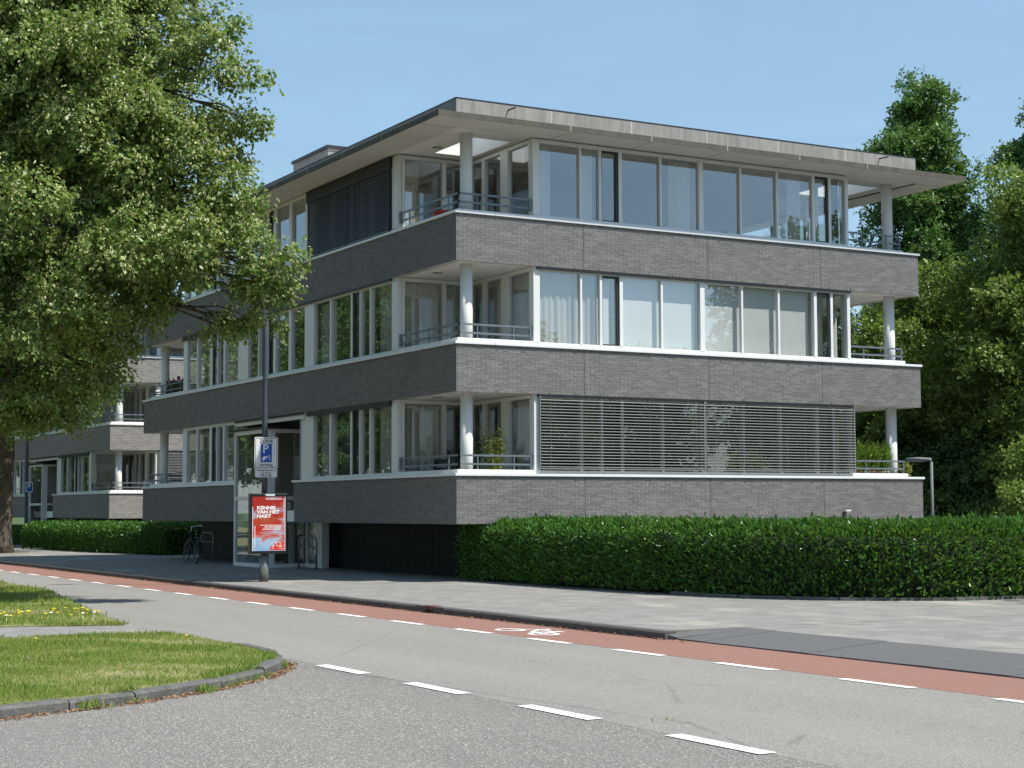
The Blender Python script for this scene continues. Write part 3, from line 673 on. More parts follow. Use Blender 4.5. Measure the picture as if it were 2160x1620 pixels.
    def in_blind(s0, s1, plane, z0, z1, axis='x', mat='blind_in'):
        m = MB(); z = z0
        while z < z1:
            if axis == 'x': m.add([(s0, plane-.010, z), (s1, plane-.010, z), (s1, plane-.007, z+.0215), (s0, plane-.007, z+.0215)], [(0, 1, 2, 3)])
            else: m.add([(plane-.010, s0, z), (plane-.010, s1, z), (plane-.007, s1, z+.0215), (plane-.007, s0, z+.0215)], [(3, 2, 1, 0)])
            z += .0235
        m.build('blind_or_dark_backing', mat, root)
    c1, h1_, c2, h2_ = C[1]+.08, HEAD[1]-.09, C[2]+.08, HEAD[2]-.06
    curtain('x', .27, 2.08, 3.66, c1, h1_, 'net', .018, .16, 1)
    in_blind(4.05, 6.36, .25, c1, h1_); in_blind(6.55, 9.72, .25, c1, h1_); in_blind(3.68, 4.03, .25, c1, h1_)
    curtain('x', .28, 9.82, 10.22, c1, h1_, 'net', .035, .13, 2)
    curtain('y', .30, 3.5, 4.45, c1, h1_, 'net', .02, .14, 12)
    curtain('x', .30, 3.22, 3.60, c2, h2_, 'net', .03, .13, 3); curtain('x', .32, 2.12, 2.5, c2, h2_, 'net', .03, .15, 4)
    curtain('x', .30, 5.70, 6.05, c2, h2_, 'drape', .03, .12, 5); curtain('x', .32, 6.05, 6.35, c2, h2_, 'net', .03, .14, 6)
    curtain('x', .32, 9.2, 9.6, c2, h2_, 'net', .03, .13, 7); curtain('x', .30, 10.45, 10.8, c2, h2_, 'drape_or_backing', .03, .13, 8)
    for i in range(3):   # behind the corner balcony glass
        zz0, zz1 = B[i]+.33, HEAD[i]-.1
        if i == 1: curtain('x', 3.22, .25, 1.95, zz0, zz1, 'net', .03, .15, 9); curtain('y', 2.16, .25, 2.2, zz0, zz1, 'net', .02, .2, 10)
        elif i == 0: curtain('x', 3.22, .25, 1.3, zz0, zz1, 'net', .03, .2, 11); curtain('y', 2.16, .25, 1.15, zz0, zz1, 'net', .03, .17, 13)
        else: curtain('x', 3.22, .3, .7, zz0, zz1, 'drape', .03, .15, 14)
        for (a, b) in ((5.12, 5.44), (15.05, 15.36)):
            curtain('y', .24, a, b+.1, C[i]+.08, HEAD[i]-.1, 'drape_or_backing', .015, .07, 15+i)
        if i < 2: curtain('y', .3, 6.9, 7.9, C[i]+.08, HEAD[i]-.1, 'net', .02, .2, 20+i); curtain('y', .3, 13.35, 14.2, C[i]+.08, HEAD[i]-.1, 'net', .02, .2, 23+i)
    curtain('y', .3, 3.36, 4.4, C[0]+.08, HEAD[0]-.1, 'net', .02, .17, 31); in_blind(5.7, 6.6, .26, C[0]+.1, HEAD[0]-.1, 'y', 'drape_or_backing')
    in_blind(2.1, 6.35, .42, C[0]+.08, HEAD[0]-.1, 'x', 'drape_or_backing'); in_blind(6.55, 10.8, .42, C[0]+.08, HEAD[0]-.1, 'x', 'drape_or_backing')  # dark backing sheets added to darken the rooms behind the silver blinds
    # balcony railings
    def railing(i, pts_, ends):
        zc = C[i]; hi, lo = (zc+.40, zc+.215) if i == 2 else (zc+.385, zc+.20)
        m = MB()
        for (a, b) in zip(pts_[:-1], pts_[1:]):
            a = Vector(a); b = Vector(b)
            for z in (hi, lo):
                d_ = (b-a).normalized(); n_ = Vector((-d_.y, d_.x))*.018; a1 = a-d_*.018; b1 = b+d_*.018
                m.prism([tuple(a1-n_), tuple(b1-n_), tuple(b1+n_), tuple(a1+n_)], z-.02, z+.02)
        rl = m.build('railing', 'rail', root)
        for (a, b) in zip(pts_[:-1], pts_[1:]):
            a = Vector(a); b = Vector(b); n = max(2, int((b-a).length/.75))
            for k in range(n):
                q = a.lerp(b, (k+.5)/n); pm = MB(); pm.box(q.x-.012, q.x+.012, q.y-.012, q.y+.012, zc+.04, hi+.012); pm.build('railing_post', 'rail', rl)
        for e_ in ends: pm = MB(); pm.box(e_[0]-.03, e_[0]+.03, e_[1]-.03, e_[1]+.03, lo-.05, hi+.03); pm.build('railing_end', 'rail', rl)
    for i in range(3):
        railing(i, [(.14, 3.0), (.14, .14), (1.92, .14)], [(.14, 2.97), (1.90, .14)])
        railing(i, [(10.96, .14), (W-.5, .14), (W-.14, .5), (W-.14, 3.0)], [])
        railing(i, [(.14, 18.1), (.14, L-.14), (2.0, L-.14)], [])
    # recessed lights in the balcony soffits
    for i in range(3):
        z = B[i+1]+.012 if i < 2 else RS+.03
        for x, y in ((.60, 2.05), (W-.6, 2.6), (.60, 19.6)):
            m = MB(); m.box(x-.09, x+.09, y-.09, y+.09, z-.012, z-.0015); l_ = m.build('soffit_light', 'dark', root)
            m = MB(); m.box(x-.055, x+.055, y-.055, y+.055, z-.014, z-.0122); m.build('diffuser', 'sealant', l_)
    # roof slab with square openings over the corner balconies
    holes = [(.82, 1.78, .78, 2.60), (11.32, 12.70, .95, 2.60)]
    m = MB(); za, zb = RS+.03, RS+.24
    m.box(.0, W, .0, .78, za, zb)
    m.box(0, .82, .78, 2.6, za, zb); m.box(1.78, 11.32, .78, 2.6, za, zb); m.box(11.32, 12.70, .78, .95, za, zb); m.box(12.70, W, .78, 2.6, za, zb)
    m.box(0, W, 2.6, L, za, zb); m.build('roof_slab', 'soffit', root)
    for (x0, x1, y0, y1) in holes:
        m = MB(); t_ = .03; zt = RS+.80
        m.box(x0-t_, x0-.001, y0, y1, zb+.001, zt); m.box(x1+.001, x1+t_, y0, y1, zb+.001, zt); m.box(x0-t_, x1+t_, y0-t_, y0-.001, zb+.001, zt); m.box(x0-t_, x1+t_, y1+.001, y1+t_, zb+.001, zt)
        m.build('roof_opening_lining', 'white', root)
    # canopy of concrete panels round the roof
    O = .86
    jx = [-O, 2.35, 4.46, 6.55, 8.65, 10.72, W+O]; jy = [0, 1.9, 4.04, 6.14, 8.30, 10.4, 12.5, 14.6, 16.7, 18.8, L]
    def canopy(x0, x1, y0, y1, side):
        m = MB(); m.box(x0, x1, y0, y1, RS+.005, RS+.125); m.m = 1; e = .0
        m.box(x0+.012, x1-.012, y0+.012, y1-.012, RS, RS+.0045)
        m.build('canopy_panel', ['canopy', 'canopy_soffit'], root)
    for a, b in zip(jx[:-1], jx[1:]):
        canopy(a+(.006 if a > -O else 0), b-(.006 if b < W+O else 0), -O, -.001, 'f'); canopy(a+(.006 if a > -O else 0), b-(.006 if b < W+O else 0), L+.001, L+O, 'b')
    for a, b in zip(jy[:-1], jy[1:]):
        canopy(-O, -.001, a+.006, b-.006, 'l'); canopy(W+.001, W+O, a+.006, b-.006, 'r')
    sm = MB()
    for q in jx[1:-1]: sm.box(q-.0055, q+.0055, -O-.002, -.002, RS+.002, RS+.127)
    for q in jy[1:-1]: sm.box(-O-.002, -.002, q-.0055, q+.0055, RS+.002, RS+.127)
    sm.build('joint_sealant', 'sealant', root, kind='stuff')
    ux = [0, 2.39, 4.50, 6.61, 8.71, 10.78, W]; zt0, zt1 = RS+.125, 10.31
    sm = MB()
    for a, b in zip(ux[:-1], ux[1:]):
        m = MB(); m.box(a+.008, b-.008, .0, .10, zt0, zt1); m.build('roof_edge_panel', 'upstand', root)
        if b < W: sm.box(b-.0075, b+.0075, .001, .09, zt0, zt1-.002)
        m = MB(); m.box(a+.008, b-.008, L-.10, L, zt0, zt1); m.build('roof_edge_panel', 'upstand', root)
    uy = [.105]+jy[1:-1]+[L-.105]
    for a, b in zip(uy[:-1], uy[1:]):
        m = MB(); m.box(.0, .10, a+.008, b-.008, zt0, zt1); m.build('roof_edge_panel', 'upstand', root)
        m = MB(); m.box(W-.10, W, a+.008, b-.008, zt0, zt1); m.build('roof_edge_panel', 'upstand', root)
        sm.box(.001, .09, b-.0075, b+.0075, zt0, zt1-.002)
    sm.build('joint_sealant', 'sealant', root, kind='stuff')
    m = MB(); m.box(-.008, W+.008, -.008, .11, zt1, zt1+.022); m.box(-.008, .11, .111, L+.008, zt1, zt1+.022); m.box(W-.11, W+.008, .111, L+.008, zt1, zt1+.022); m.build('roof_edge_trim', 'dark', root)
    for x in (1.28, 11.88):
        m = MB(); m.tube([(x, .05, 10.19), (x, -.32, 10.18)], .017, 8); m.build('overflow_pipe', 'pipe', root, True)
    # lift housing on the roof
    m = MB(); m.box(2.5, 5.4, 12.68, 15.3, RS+.24, 11.90); hs = m.build('lift_housing', 'brick_tex', root)
    m = MB(); m.box(2.45, 5.45, 12.63, 15.35, 11.90, 11.99); m.build('housing_cap', 'dark', hs)
    # glazed entrance porch
    x0, x1, y0, y1, zt = -.03, 1.45, 10.85, 13.29, 3.70; F = .09
    m = MB()
    for za, zb in ((0.0, .10), (1.80, 1.90), (zt-.10, zt)):
        m.box(x0, x0+F, y0+F, y1-F, za, zb); m.box(x0+F, x1-F, y0, y0+F, za, zb); m.box(x0+F, x1, y1-F, y1, za, zb)
    for x, y in ((x0, y0), (x0, y1-F), (x1-F, y0)): m.box(x, x+F, y, y+F, 0, zt)
    m.box(x0, x0+F, y0+.092, y0+.45, .101, zt-.101) if False else None
    m.box(x0+F+.001, x0+F+.16, y0-.004, y0+F-.01, .1, zt-.1)
    m.box(x0+F+.002, x0+.36, y1-.05, y1-.004, .101, zt-.101); po = m.build('entrance_porch', 'frame', root)
    for (a, b, c_, d_) in ((x0+.04, x0+.046, y0+F, y1-F), (x0+F+.15, x1-F, y0+.04, y0+.046), (x0+F, x1, y1-.05, y1-.044)):
        for za, zb in ((.10, 1.80), (1.90, zt-.10)): g = MB(); g.box(a, b, c_, d_, za, zb); g.build('pane', 'glass', po)
    m = MB(); m.box(x0-.06, x1, y0-.05, y1+.05, zt+.001, zt+.06); m.build('porch_roof', 'dark', po)
    m = MB(); m.box(x0+.58, x0+.72, y0+.03, y0+.038, 1.55, 1.75); m.build('notice', 'sign_white', po)
    m = MB(); m.box(x0+F+.18, x0+F+.205, y0-.05, y0-.03, .9, 1.5); m.build('door_handle', 'chrome', po)
    m = MB(); m.box(1.2, 4.5, 8.5, 14.4, .0, .02); m.build('hall_floor', 'kerb', root)
    # hall window wall beside the porch, letter-box panel, white post
    m = MB(); X0 = 1.12
    for za, zb in ((0, .1), (2.42, 2.50), (2.92, 3.0), (3.92, 4.02)): m.box(X0, X0+.08, 10.05, 10.84, za, zb)
    for yy in (10.05, 10.76): m.box(X0-.01, X0+.075, yy, yy+.08, .0, 4.02)
    hw = m.build('hall_window', 'frame', root)
    for za, zb in ((.1, 2.42), (3.0, 3.92)):
        for ya, yb in ((10.13, 10.76),): g = MB(); g.box(X0+.03, X0+.036, ya, yb, za, zb); g.build('pane', 'glass', hw)
    m = MB(); m.box(X0+.01, X0+.06, 10.13, 10.76, 2.50, 2.92); m.build('infill_panel', 'column', hw)
    m = MB(); m.box(.16, .30, 8.44, 8.95, C[0], HEAD[0]-.002); m.box(.16, X0, 8.90, 8.98, C[0]-.06, HEAD[0]-.004) ; m.build('hall_cheek', 'frame', root)
    m = MB(); m.box(1.10, 1.30, 9.72, 10.04, 0, 1.22); m.build('entrance_pillar', 'frame', root)
    m = MB(); m.box(.06, .20, 8.45, 13.5, 3.86, HEAD[0]-.003); m.build('entrance_lintel', 'frame', root)
    m = MB(); m.box(.10, .17, 8.98, 11.2, 3.5, 3.86) if False else m.box(.02, .058, 8.5, 13.45, 3.96, 4.015); m.build('lintel_shadow_gap', 'dark', root)

REST = MB(); WEEP = MB()
bm_ = MB(); bm_.box(0, .21, 0, .0045, 0, .0534); BRICKM = bm_.mesh('brick', 'brick')
near_b = thing('apartment_building', 'three-storey grey brick apartment block with white window bands, nearest, filling the picture', 'building')
building(near_b, True)
o = REST.build('brickwork', 'brick', near_b, kind='stuff'); o = WEEP.build('weep_holes', 'gap', near_b, kind='stuff')
far_b = thing('apartment_building', 'matching brick apartment block farther down the street, half hidden by the big tree', 'building', (3.1, 36.3, 0))
building(far_b, False)

# ------------------------------------------------------------------ trees
def crown_arrays(lobes, n, rr, droop=.35, size=(.07, .12), spray=14, shell=.5, hang=.5):
    vol = np.array([a[3]*a[4]*a[5] for a in lobes])**(2/3.); pr = vol/vol.sum(); ns = n//spray
    li = rr.choice(len(lobes), ns, p=pr); Lb = np.array(lobes)
    d = unit(rr.normal(size=(ns, 3))); d[:, 2] = d[:, 2]*.9+.12; d = unit(d)
    rad = shell + (1-shell)*np.sqrt(rr.random(ns)); rad *= 1+.16*rr.normal(size=ns)
    c = Lb[li, :3] + d*rad[:, None]*Lb[li, 3:6]
    out = unit(d + rr.normal(size=(ns, 3))*.45); out[:, 2] -= droop; out = unit(out)
    t = np.linspace(0, 1, spray)[None, :, None]; ln = rr.uniform(.28, .62, (ns, 1, 1))
    P = c[:, None, :] + out[:, None, :]*t*ln + np.array([0, 0, -1.])*(t**2)*ln*.35*hang + rr.normal(size=(ns, spray, 3))*.06
    A = out[:, None, :]*.7 + rr.normal(size=(ns, spray, 3))*.65 + np.array([0, 0, -hang])
    N = rr.normal(size=(ns, spray, 3))*.55 + d[:, None, :]*.5 + np.array([0, 0, .75])
    S = rr.uniform(size[0], size[1], (ns, spray))
    return P.reshape(-1, 3), A.reshape(-1, 3), N.reshape(-1, 3), S.reshape(-1), c
def clumpify(lobes, rr, dens=3.2, smin=.42, smax=.68, flat=.72):
    out_ = []
    for l in lobes:
        for k in range(int(dens*l[3]**2)+2):
            d_ = unit(rr.normal(size=3)); d_[2] = d_[2]*.9+.08; f_ = rr.uniform(.55, 1.0); s_ = rr.uniform(smin, smax)*min(1., .55+.5*l[3])
            out_.append((l[0]+d_[0]*l[3]*f_, l[1]+d_[1]*l[4]*f_, l[2]+d_[2]*l[5]*f_, s_, s_, s_*flat))
    return out_
def clump_arrays(CL, n, rr, size, spray=9, hang=.6, ragged=.22):
    C_ = np.array(CL); w_ = C_[:, 3]**2; ns = n//spray; li = rr.choice(len(C_), ns, p=w_/w_.sum()); c = C_[li]
    d = unit(rr.normal(size=(ns, 3))); d[:, 2] = np.where(d[:, 2] < -.25, -d[:, 2]*.6, d[:, 2]); d = unit(d)
    rad = .62+.38*np.sqrt(rr.random(ns)); far_ = rr.random(ns) < .16; rad = np.where(far_, rad*(1+ragged*rr.random(ns)*2.2), rad)
    p = c[:, :3] + d*rad[:, None]*c[:, 3:6]
    ax = unit(d*.55 + rr.normal(size=(ns, 3))*.35 + np.array([0, 0, -.75*hang]))
    t = np.linspace(0, 1, spray)[None, :, None]; ln = rr.uniform(.14, .34, (ns, 1, 1))
    P = p[:, None, :] + ax[:, None, :]*t*ln + rr.normal(size=(ns, spray, 3))*.045
    A = ax[:, None, :]*.8 + rr.normal(size=(ns, spray, 3))*.5 + np.array([0, 0, -.5*hang]); N = d[:, None, :]*.9 + rr.normal(size=(ns, spray, 3))*.5 + np.array([0, 0, .35])
    return P.reshape(-1, 3), A.reshape(-1, 3), N.reshape(-1, 3), rr.uniform(size[0], size[1], ns*spray), np.repeat(d, spray, 0), np.repeat(rad, spray)
def branches(m, base, lobes, trunk_r, fork_z, rr, top=None, n=7):
    bx, by = base
    zt = top or max(l[2] for l in lobes)
    pts = []; rads = []
    for k in range(9):
        f = k/8; pts.append((bx+rr.normal()*.05*(k > 0)+ (lobes[0][0]-bx)*f*.5, by+rr.normal()*.05*(k > 0)+(lobes[0][1]-by)*f*.5, zt*.92*f - .1)); rads.append(trunk_r*(1.45 if k == 0 else 1)*(1-.82*f))
    m.tube(pts, rads, n+3)
    for l in lobes:
        zs = min(max(fork_z, l[2]-rr.uniform(1.0, 2.6)), zt*.8); f = zs/(zt*.92); a = Vector(pts[min(8, int(f*8))]); b = Vector(l[:3])
        far_l = math.hypot(l[0], l[1]) > 3.0
        a.z = zs if not far_l else min(max(zs, l[2]+.5), zt*.85); mid = a.lerp(b, .55) + Vector((rr.normal()*.2, rr.normal()*.2, .15 if not far_l else .55)); r0 = min(.07, trunk_r*(1-.82*f)*.30)
        m.tube([a, mid, b], [r0, r0*.65, r0*.3], n)
        for q in range(6):
            s = mid.lerp(b, rr.uniform(.1, 1)); e = b + Vector((rr.normal()*l[3]*.5, rr.normal()*l[4]*.5, rr.normal()*l[5]*.5))
            m.tube([s, s.lerp(e, .5)+Vector((0, 0, .12)), e], [r0*.28, r0*.2, r0*.08], 5)
# --- the big linden at the left: lobes (x, y, z, rx, ry, rz) in metres
def at(u, v_, d_):
    """a world point d_ metres ahead of the standing place, used once to note crown positions in metres"""
    p_ = Vector((-16.444, -31.361, 1.52)) + d_*(fw + r2*(u-1080)/3544.62 + u2*(810-v_)/3544.62); return tuple(p_)
LIN = []
for (u, v_, d_, r_) in [(60, -60, 31, 1.9), (-120, 60, 31, 2.3), (250, 20, 30.5, 1.15), (330, -20, 32, .8), (130, 200, 29.0, 1.7), (-60, 330, 29, 2.1), (330, 130, 30.2, .95), (430, 60, 30.6, .46), (440, 130, 29.8, .5),
    (480, 170, 29.9, .58), (515, 250, 30.0, .55), (450, 290, 30.6, .5), (400, 260, 31, .6), (250, 330, 29.2, 1.35), (90, 450, 28.6, 1.6), (380, 400, 29.6, .85), (470, 430, 29.5, .7), (520, 500, 29.3, .72), (570, 560, 29.4, .52), (520, 610, 29.6, .55), (590, 610, 29.6, .3), (430, 560, 29.2, .85),
    (300, 520, 29, 1.1), (180, 600, 28.8, 1.15), (30, 650, 28.6, 1.2), (-120, 640, 29, 1.5), (330, 640, 30, .55), (260, 690, 30.2, .42), (210, 730, 30.0, .5), (120, 760, 29.5, .75), (20, 800, 29.2, .8), (150, 850, 30.2, .45), (90, 890, 30.4, .42), (-80, 850, 30, 1.0), (230, 810, 30.4, .28),
    (180, -60, 30.5, 1.3), (40, 90, 30, 1.5), (150, 60, 30, 1.2), (-40, 180, 30, 1.6), (220, 110, 30.5, 1.0), (20, 10, 29.5, 1.2), (110, -20, 29.6, 1.1), (90, 130, 29.2, 1.1), (-30, 60, 29.4, 1.2), (-150, 250, 33.5, 2.4), (100, 300, 33, 2.0), (250, 200, 32.6, 1.3), (80, 600, 32.5, 1.5), (250, 480, 32.2, 1.2), (540, 690, 29.8, .3), (470, 690, 29.8, .28), (400, 320, 31.8, .7), (470, 360, 30.6, .35), (480, 520, 30.6, .7)]:
    r_ = r_*(.64 if u > 380 else .72 if (u > 200 and v_ < 160) else 1)
    p_ = at(u, v_, d_); LIN.append((p_[0], p_[1], p_[2], r_, r_, r_*.92))
rr = np.random.default_rng(3)
lt = thing('linden_tree', 'big leafy linden tree in pale blossom overhanging the street at the upper left', 'tree', (-10.6, .0, -.05))
def local(A_, o): return A_ - np.array(o)
TB = (-10.6, 0.0, -.05)
LL = [(a-TB[0], b-TB[1], c-TB[2], d, e_, f) for a, b, c, d, e_, f in LIN]
CL = clumpify(LL, rr, 5.6, .34, .56, .92)
P, A, N, S, D, RD = clump_arrays(CL, 300000, rr, (.060, .11), 10, .6)
link('crown', leaf_mesh('crown', P, A, N, S, 'linden', .80, .2), lt)
# pale bracts and blossom on the outer clump tops, also painting them sunlit
ok = np.where((RD > .80) & (D[:, 2] > -.1))[0]; sel = rr.choice(ok, min(len(ok), 95000), replace=False); k = len(sel)
Pb = P[sel]+rr.normal(size=(k, 3))*.03+D[sel]*.03
Ab = rr.normal(size=(k, 3))*.45+np.array([0, 0, -.9])+D[sel]*.4; Nb = rr.normal(size=(k, 3))*.5+D[sel]*.9+np.array([0, 0, .25])
link('blossom', leaf_mesh('blossom', Pb, Ab, Nb, rr.uniform(.055, .09, k), 'bract', .38, .25), lt)
m = MB(); branches(m, (0, 0), LL, .30, 3.4, rr); m.build('trunk', 'bark', lt, True)

def tree_mesh(kind, lobes, n, size, mat, trunk, fork, seed, **kw):
    rr = np.random.default_rng(seed); P, A, N, S, _, _ = clump_arrays(clumpify(lobes, rr, kw.get('dens', 4.5), kw.get('smin', .40), kw.get('smax', .72), kw.get('flat', .85)), n, rr, size, 9, kw.get('hang', .2))
    me = leaf_mesh('crown', P, A, N, S, mat, .7, .2); m = MB(); branches(m, (0, 0), lobes, trunk, fork, rr); return me, m.mesh('trunk', 'bark', True)
def mk_lobes(seed, n, h0, h1, prof, r_):
    q = random.Random(seed); out_ = []
    for k in range(n):
        f = (k+.5)/n; z = h0+(h1-h0)*f; w_ = prof(f); a = k*2.4+q.uniform(-.5, .5); rad = w_*q.uniform(.35, 1.0); r1 = r_*q.uniform(.7, 1.25)*(.75+.25*min(1, w_))
        out_.append((math.cos(a)*rad, math.sin(a)*rad, z, r1, r1, r1*1.05))
    return out_
COLM = tree_mesh('columnar', mk_lobes(1, 46, 2.4, 16.6, lambda f: 1.75*(1-max(0, f-.45)/.56)**.62*min(1, .6+f*1.5), 1.15)+[(0, 0, 16.6, .6, .6, 1.0)], 190000, (.085, .15), 'oak', .32, 2, 5, droop=-.1, hang=.1, shell=.4)
BUSHM = tree_mesh('bushy', mk_lobes(2, 40, 1.6, 9.4, lambda f: 3.0*math.sin(math.pi*(.12+.80*f))**.7, 1.15), 120000, (.085, .145), 'bush', .22, 1.5, 6, droop=.1, hang=.2, shell=.4)
ROUNDM = tree_mesh('round', mk_lobes(3, 44, 3.6, 13.0, lambda f: 4.2*math.sin(math.pi*(.10+.80*f))**.8, 1.5), 90000, (.12, .20), 'oak', .35, 3, 8, droop=.1, hang=.3, shell=.45)
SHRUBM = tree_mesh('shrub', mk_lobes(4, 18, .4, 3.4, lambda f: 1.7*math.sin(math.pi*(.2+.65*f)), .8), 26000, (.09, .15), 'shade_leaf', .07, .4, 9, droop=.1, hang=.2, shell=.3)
SHRUBL = tree_mesh('shrub', mk_lobes(14, 16, .5, 3.2, lambda f: 1.3*math.sin(math.pi*(.2+.65*f)), .62), 20000, (.08, .14), 'bush', .07, .4, 10, droop=.1, hang=.2, shell=.3)
def place(name, meshes, label, xy, sc, rz, group, szz=None):
    t = thing(name, label, 'shrub' if 'shrub' in name else 'tree', (xy[0], xy[1], -.02), rz, group); t.scale = (sc, sc, szz or sc)
    link('crown', meshes[0], t); link('trunk', meshes[1], t); return t
place('columnar_tree', COLM, 'tall dark green columnar tree rising behind the right end of the roof', (26.4, 13.8), 1.0, .4, None, .98)
place('columnar_tree', COLM, 'dark columnar tree cut by the right edge of the picture', (28.9, 9.9), .95, 2.1, None, .92)
place('bushy_tree', BUSHM, 'light green bushy tree in sun at the right edge, below the columnar trees', (18.6, .9), 1.0, 0, None, 1.02)
place('bushy_tree', BUSHM, 'light green bushy tree right behind the end of the building', (19.6, 6.2), .85, 1.7, None, .84)
place('bushy_tree', BUSHM, 'bushy tree seen through the balconies at the right end', (24.0, 18.0), 1.0, 3.9, None, .88)
place('round_tree', ROUNDM, 'dark round tree deep in the garden behind the light green bushy trees', (27.0, 5.0), .85, .9, None, .70)
place('round_tree', ROUNDM, 'dark round tree farthest back behind the top right balcony', (33.0, 21.5), .85, 2.9, None, .66)
place('round_tree', ROUNDM, 'dark round tree behind the columnar trees at the far right', (37.0, 15.0), .9, 4.9, None, .75)
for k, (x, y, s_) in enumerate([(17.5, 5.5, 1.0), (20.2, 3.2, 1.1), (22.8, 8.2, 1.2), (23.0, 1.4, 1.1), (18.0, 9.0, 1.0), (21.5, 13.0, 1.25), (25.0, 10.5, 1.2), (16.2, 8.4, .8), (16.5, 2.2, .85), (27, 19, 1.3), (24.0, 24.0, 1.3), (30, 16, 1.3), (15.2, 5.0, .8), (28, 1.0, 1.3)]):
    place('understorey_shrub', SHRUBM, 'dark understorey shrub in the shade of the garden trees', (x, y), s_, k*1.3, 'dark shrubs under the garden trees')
place('pale_shrub', SHRUBL, 'small sunlit yellow green shrub behind the hedge at the right edge', (11.9, -5.2), .70, .6, None, .80)
# trees mirrored in the window glass, some added for shade: the far side of the street and the gardens behind the viewer
for k, (x, y, s_) in enumerate([(-19, 40, .95), (-21, 52, 1.05), (-17.5, 63, 1.0), (-22, 76, 1.1), (-16, 90, 1.0), (-26, 64, 1.2), (-21, 28, 1.0), (-20.5, 15, 1.05), (-22, 2, 1.0)]):  # last three are unseen, added to dim the sky light on the left front
    place('street_tree', ROUNDM, 'out-of-view tree across the street, mirrored in the shaded front or added to dim it', (x, y), s_, k*1.1, 'street trees mirrored in the shaded front')
for k, (x, y, s_) in enumerate([(34.5, -31, 1.05), (41, -36, 1.15), (30.0, -37, .66), (48, -30, 1.1)]):
    place('garden_tree', ROUNDM, 'tree in the gardens opposite, seen as a reflection in the sunlit upper windows', (x, y), s_, k*1.7, 'garden trees mirrored in the sunlit front')
for k, (x, y, s_) in enumerate([(8, -37, .66), (14, -35, .66), (19.5, -35, .68), (25, -37, .70), (13, -44, .8), (32, -26, .66), (38, -24, .7), (22, -42, .78), (29.5, -43, .8), (17, -40, .72)]):
    place('garden_tree', BUSHM, 'low tree in the gardens opposite, seen as a dark reflection behind the silver blinds', (x, y), s_, k*1.3, 'low garden trees mirrored in the ground floor')
place('garden_tree', BUSHM, 'tree just outside the right edge that shades the end of the hedge', (9.4, -17.5), .95, 1.1, None)
place('street_tree', BUSHM, 'tree outside the right edge whose shadow tip touches the road', (1.2, -28.6), .95, 2.2, None)
# street tree standing on the pavement beyond the building: visible trunk
t2 = thing('street_tree', 'dark tree with visible knobbly trunk on the pavement at the left edge', 'tree', (-2.17, 31.9, 0))
L2 = [(-1.2, -.5, 9.5, 3.0, 3.0, 2.6), (1.2, 1, 8.2, 2.4, 2.4, 2.2), (2.4, -.4, 6.6, 1.7, 1.7, 1.5), (-2.5, -1.4, 7.0, 2.3, 2.3, 2.0), (.6, -1.8, 6.3, 1.6, 1.6, 1.3), (1.3, .4, 11, 2.4, 2.4, 2.2), (-.3, -1.6, 5.0, 1.1, 1.1, .8), (-1.8, 1.2, 5.6, 1.8, 1.8, 1.4), (-1.6, 1, 12.2, 2.6, 2.6, 2.2)]
rr = np.random.default_rng(21); P, A, N, S, _ = crown_arrays(L2, 62000, rr, .45, (.09, .15), 14, .4, .5)
link('crown', leaf_mesh('crown', P, A, N, S, 'linden', .78, .2), t2)
m = MB(); m.tube([(-.02, 0, -.1), (0, 0, .35), (.03, .02, 1.1), (.05, 0, 2.2), (.12, .03, 3.6), (.1, 0, 5.2), (.1, .1, 8.5)], [.56, .39, .34, .35, .32, .28, .12], 14)
for k in range(14):
    z = rng.uniform(.4, 3.2); a = rng.uniform(0, 6.28); m.cbox((.03+.32*math.cos(a), .32*math.sin(a), z), (.12, .12, .14), Matrix.Rotation(rng.uniform(0, 3), 3, 'Z') @ Matrix.Rotation(.7, 3, 'X'))
for l in L2: m.tube([(.1, 0, 3.4+rng.uniform(0, 2)), (l[0]*.5, l[1]*.5, l[2]-.9), l[:3]], [.13, .09, .03], 7)
m.build('trunk', 'bark', t2, True)
for k, (x, y, s_) in enumerate([(-3.2, 62, .9), (-3.0, 84, 1.0), (-1, 110, 1.1), (6, 100, 1.1), (14, 112, 1.2), (24, 100, 1.2)]):
    place('street_tree', ROUNDM, 'distant street tree behind the second apartment block', (x, y), s_, k*2.1, 'distant trees down the street')

for k, (x, y, s_) in enumerate([(-1.0, 60.5, 1.0), (-2.6, 66, 1.2), (1.2, 63.5, 1.1)]):
    place('understorey_shrub', SHRUBM, ('dark shrub closing the street end behind the left tree trunk', 'farther dark shrub at the street end, left of the trunk', 'dark shrub beside the far corner of the second block')[k], (x, y), s_, k*1.9, None)
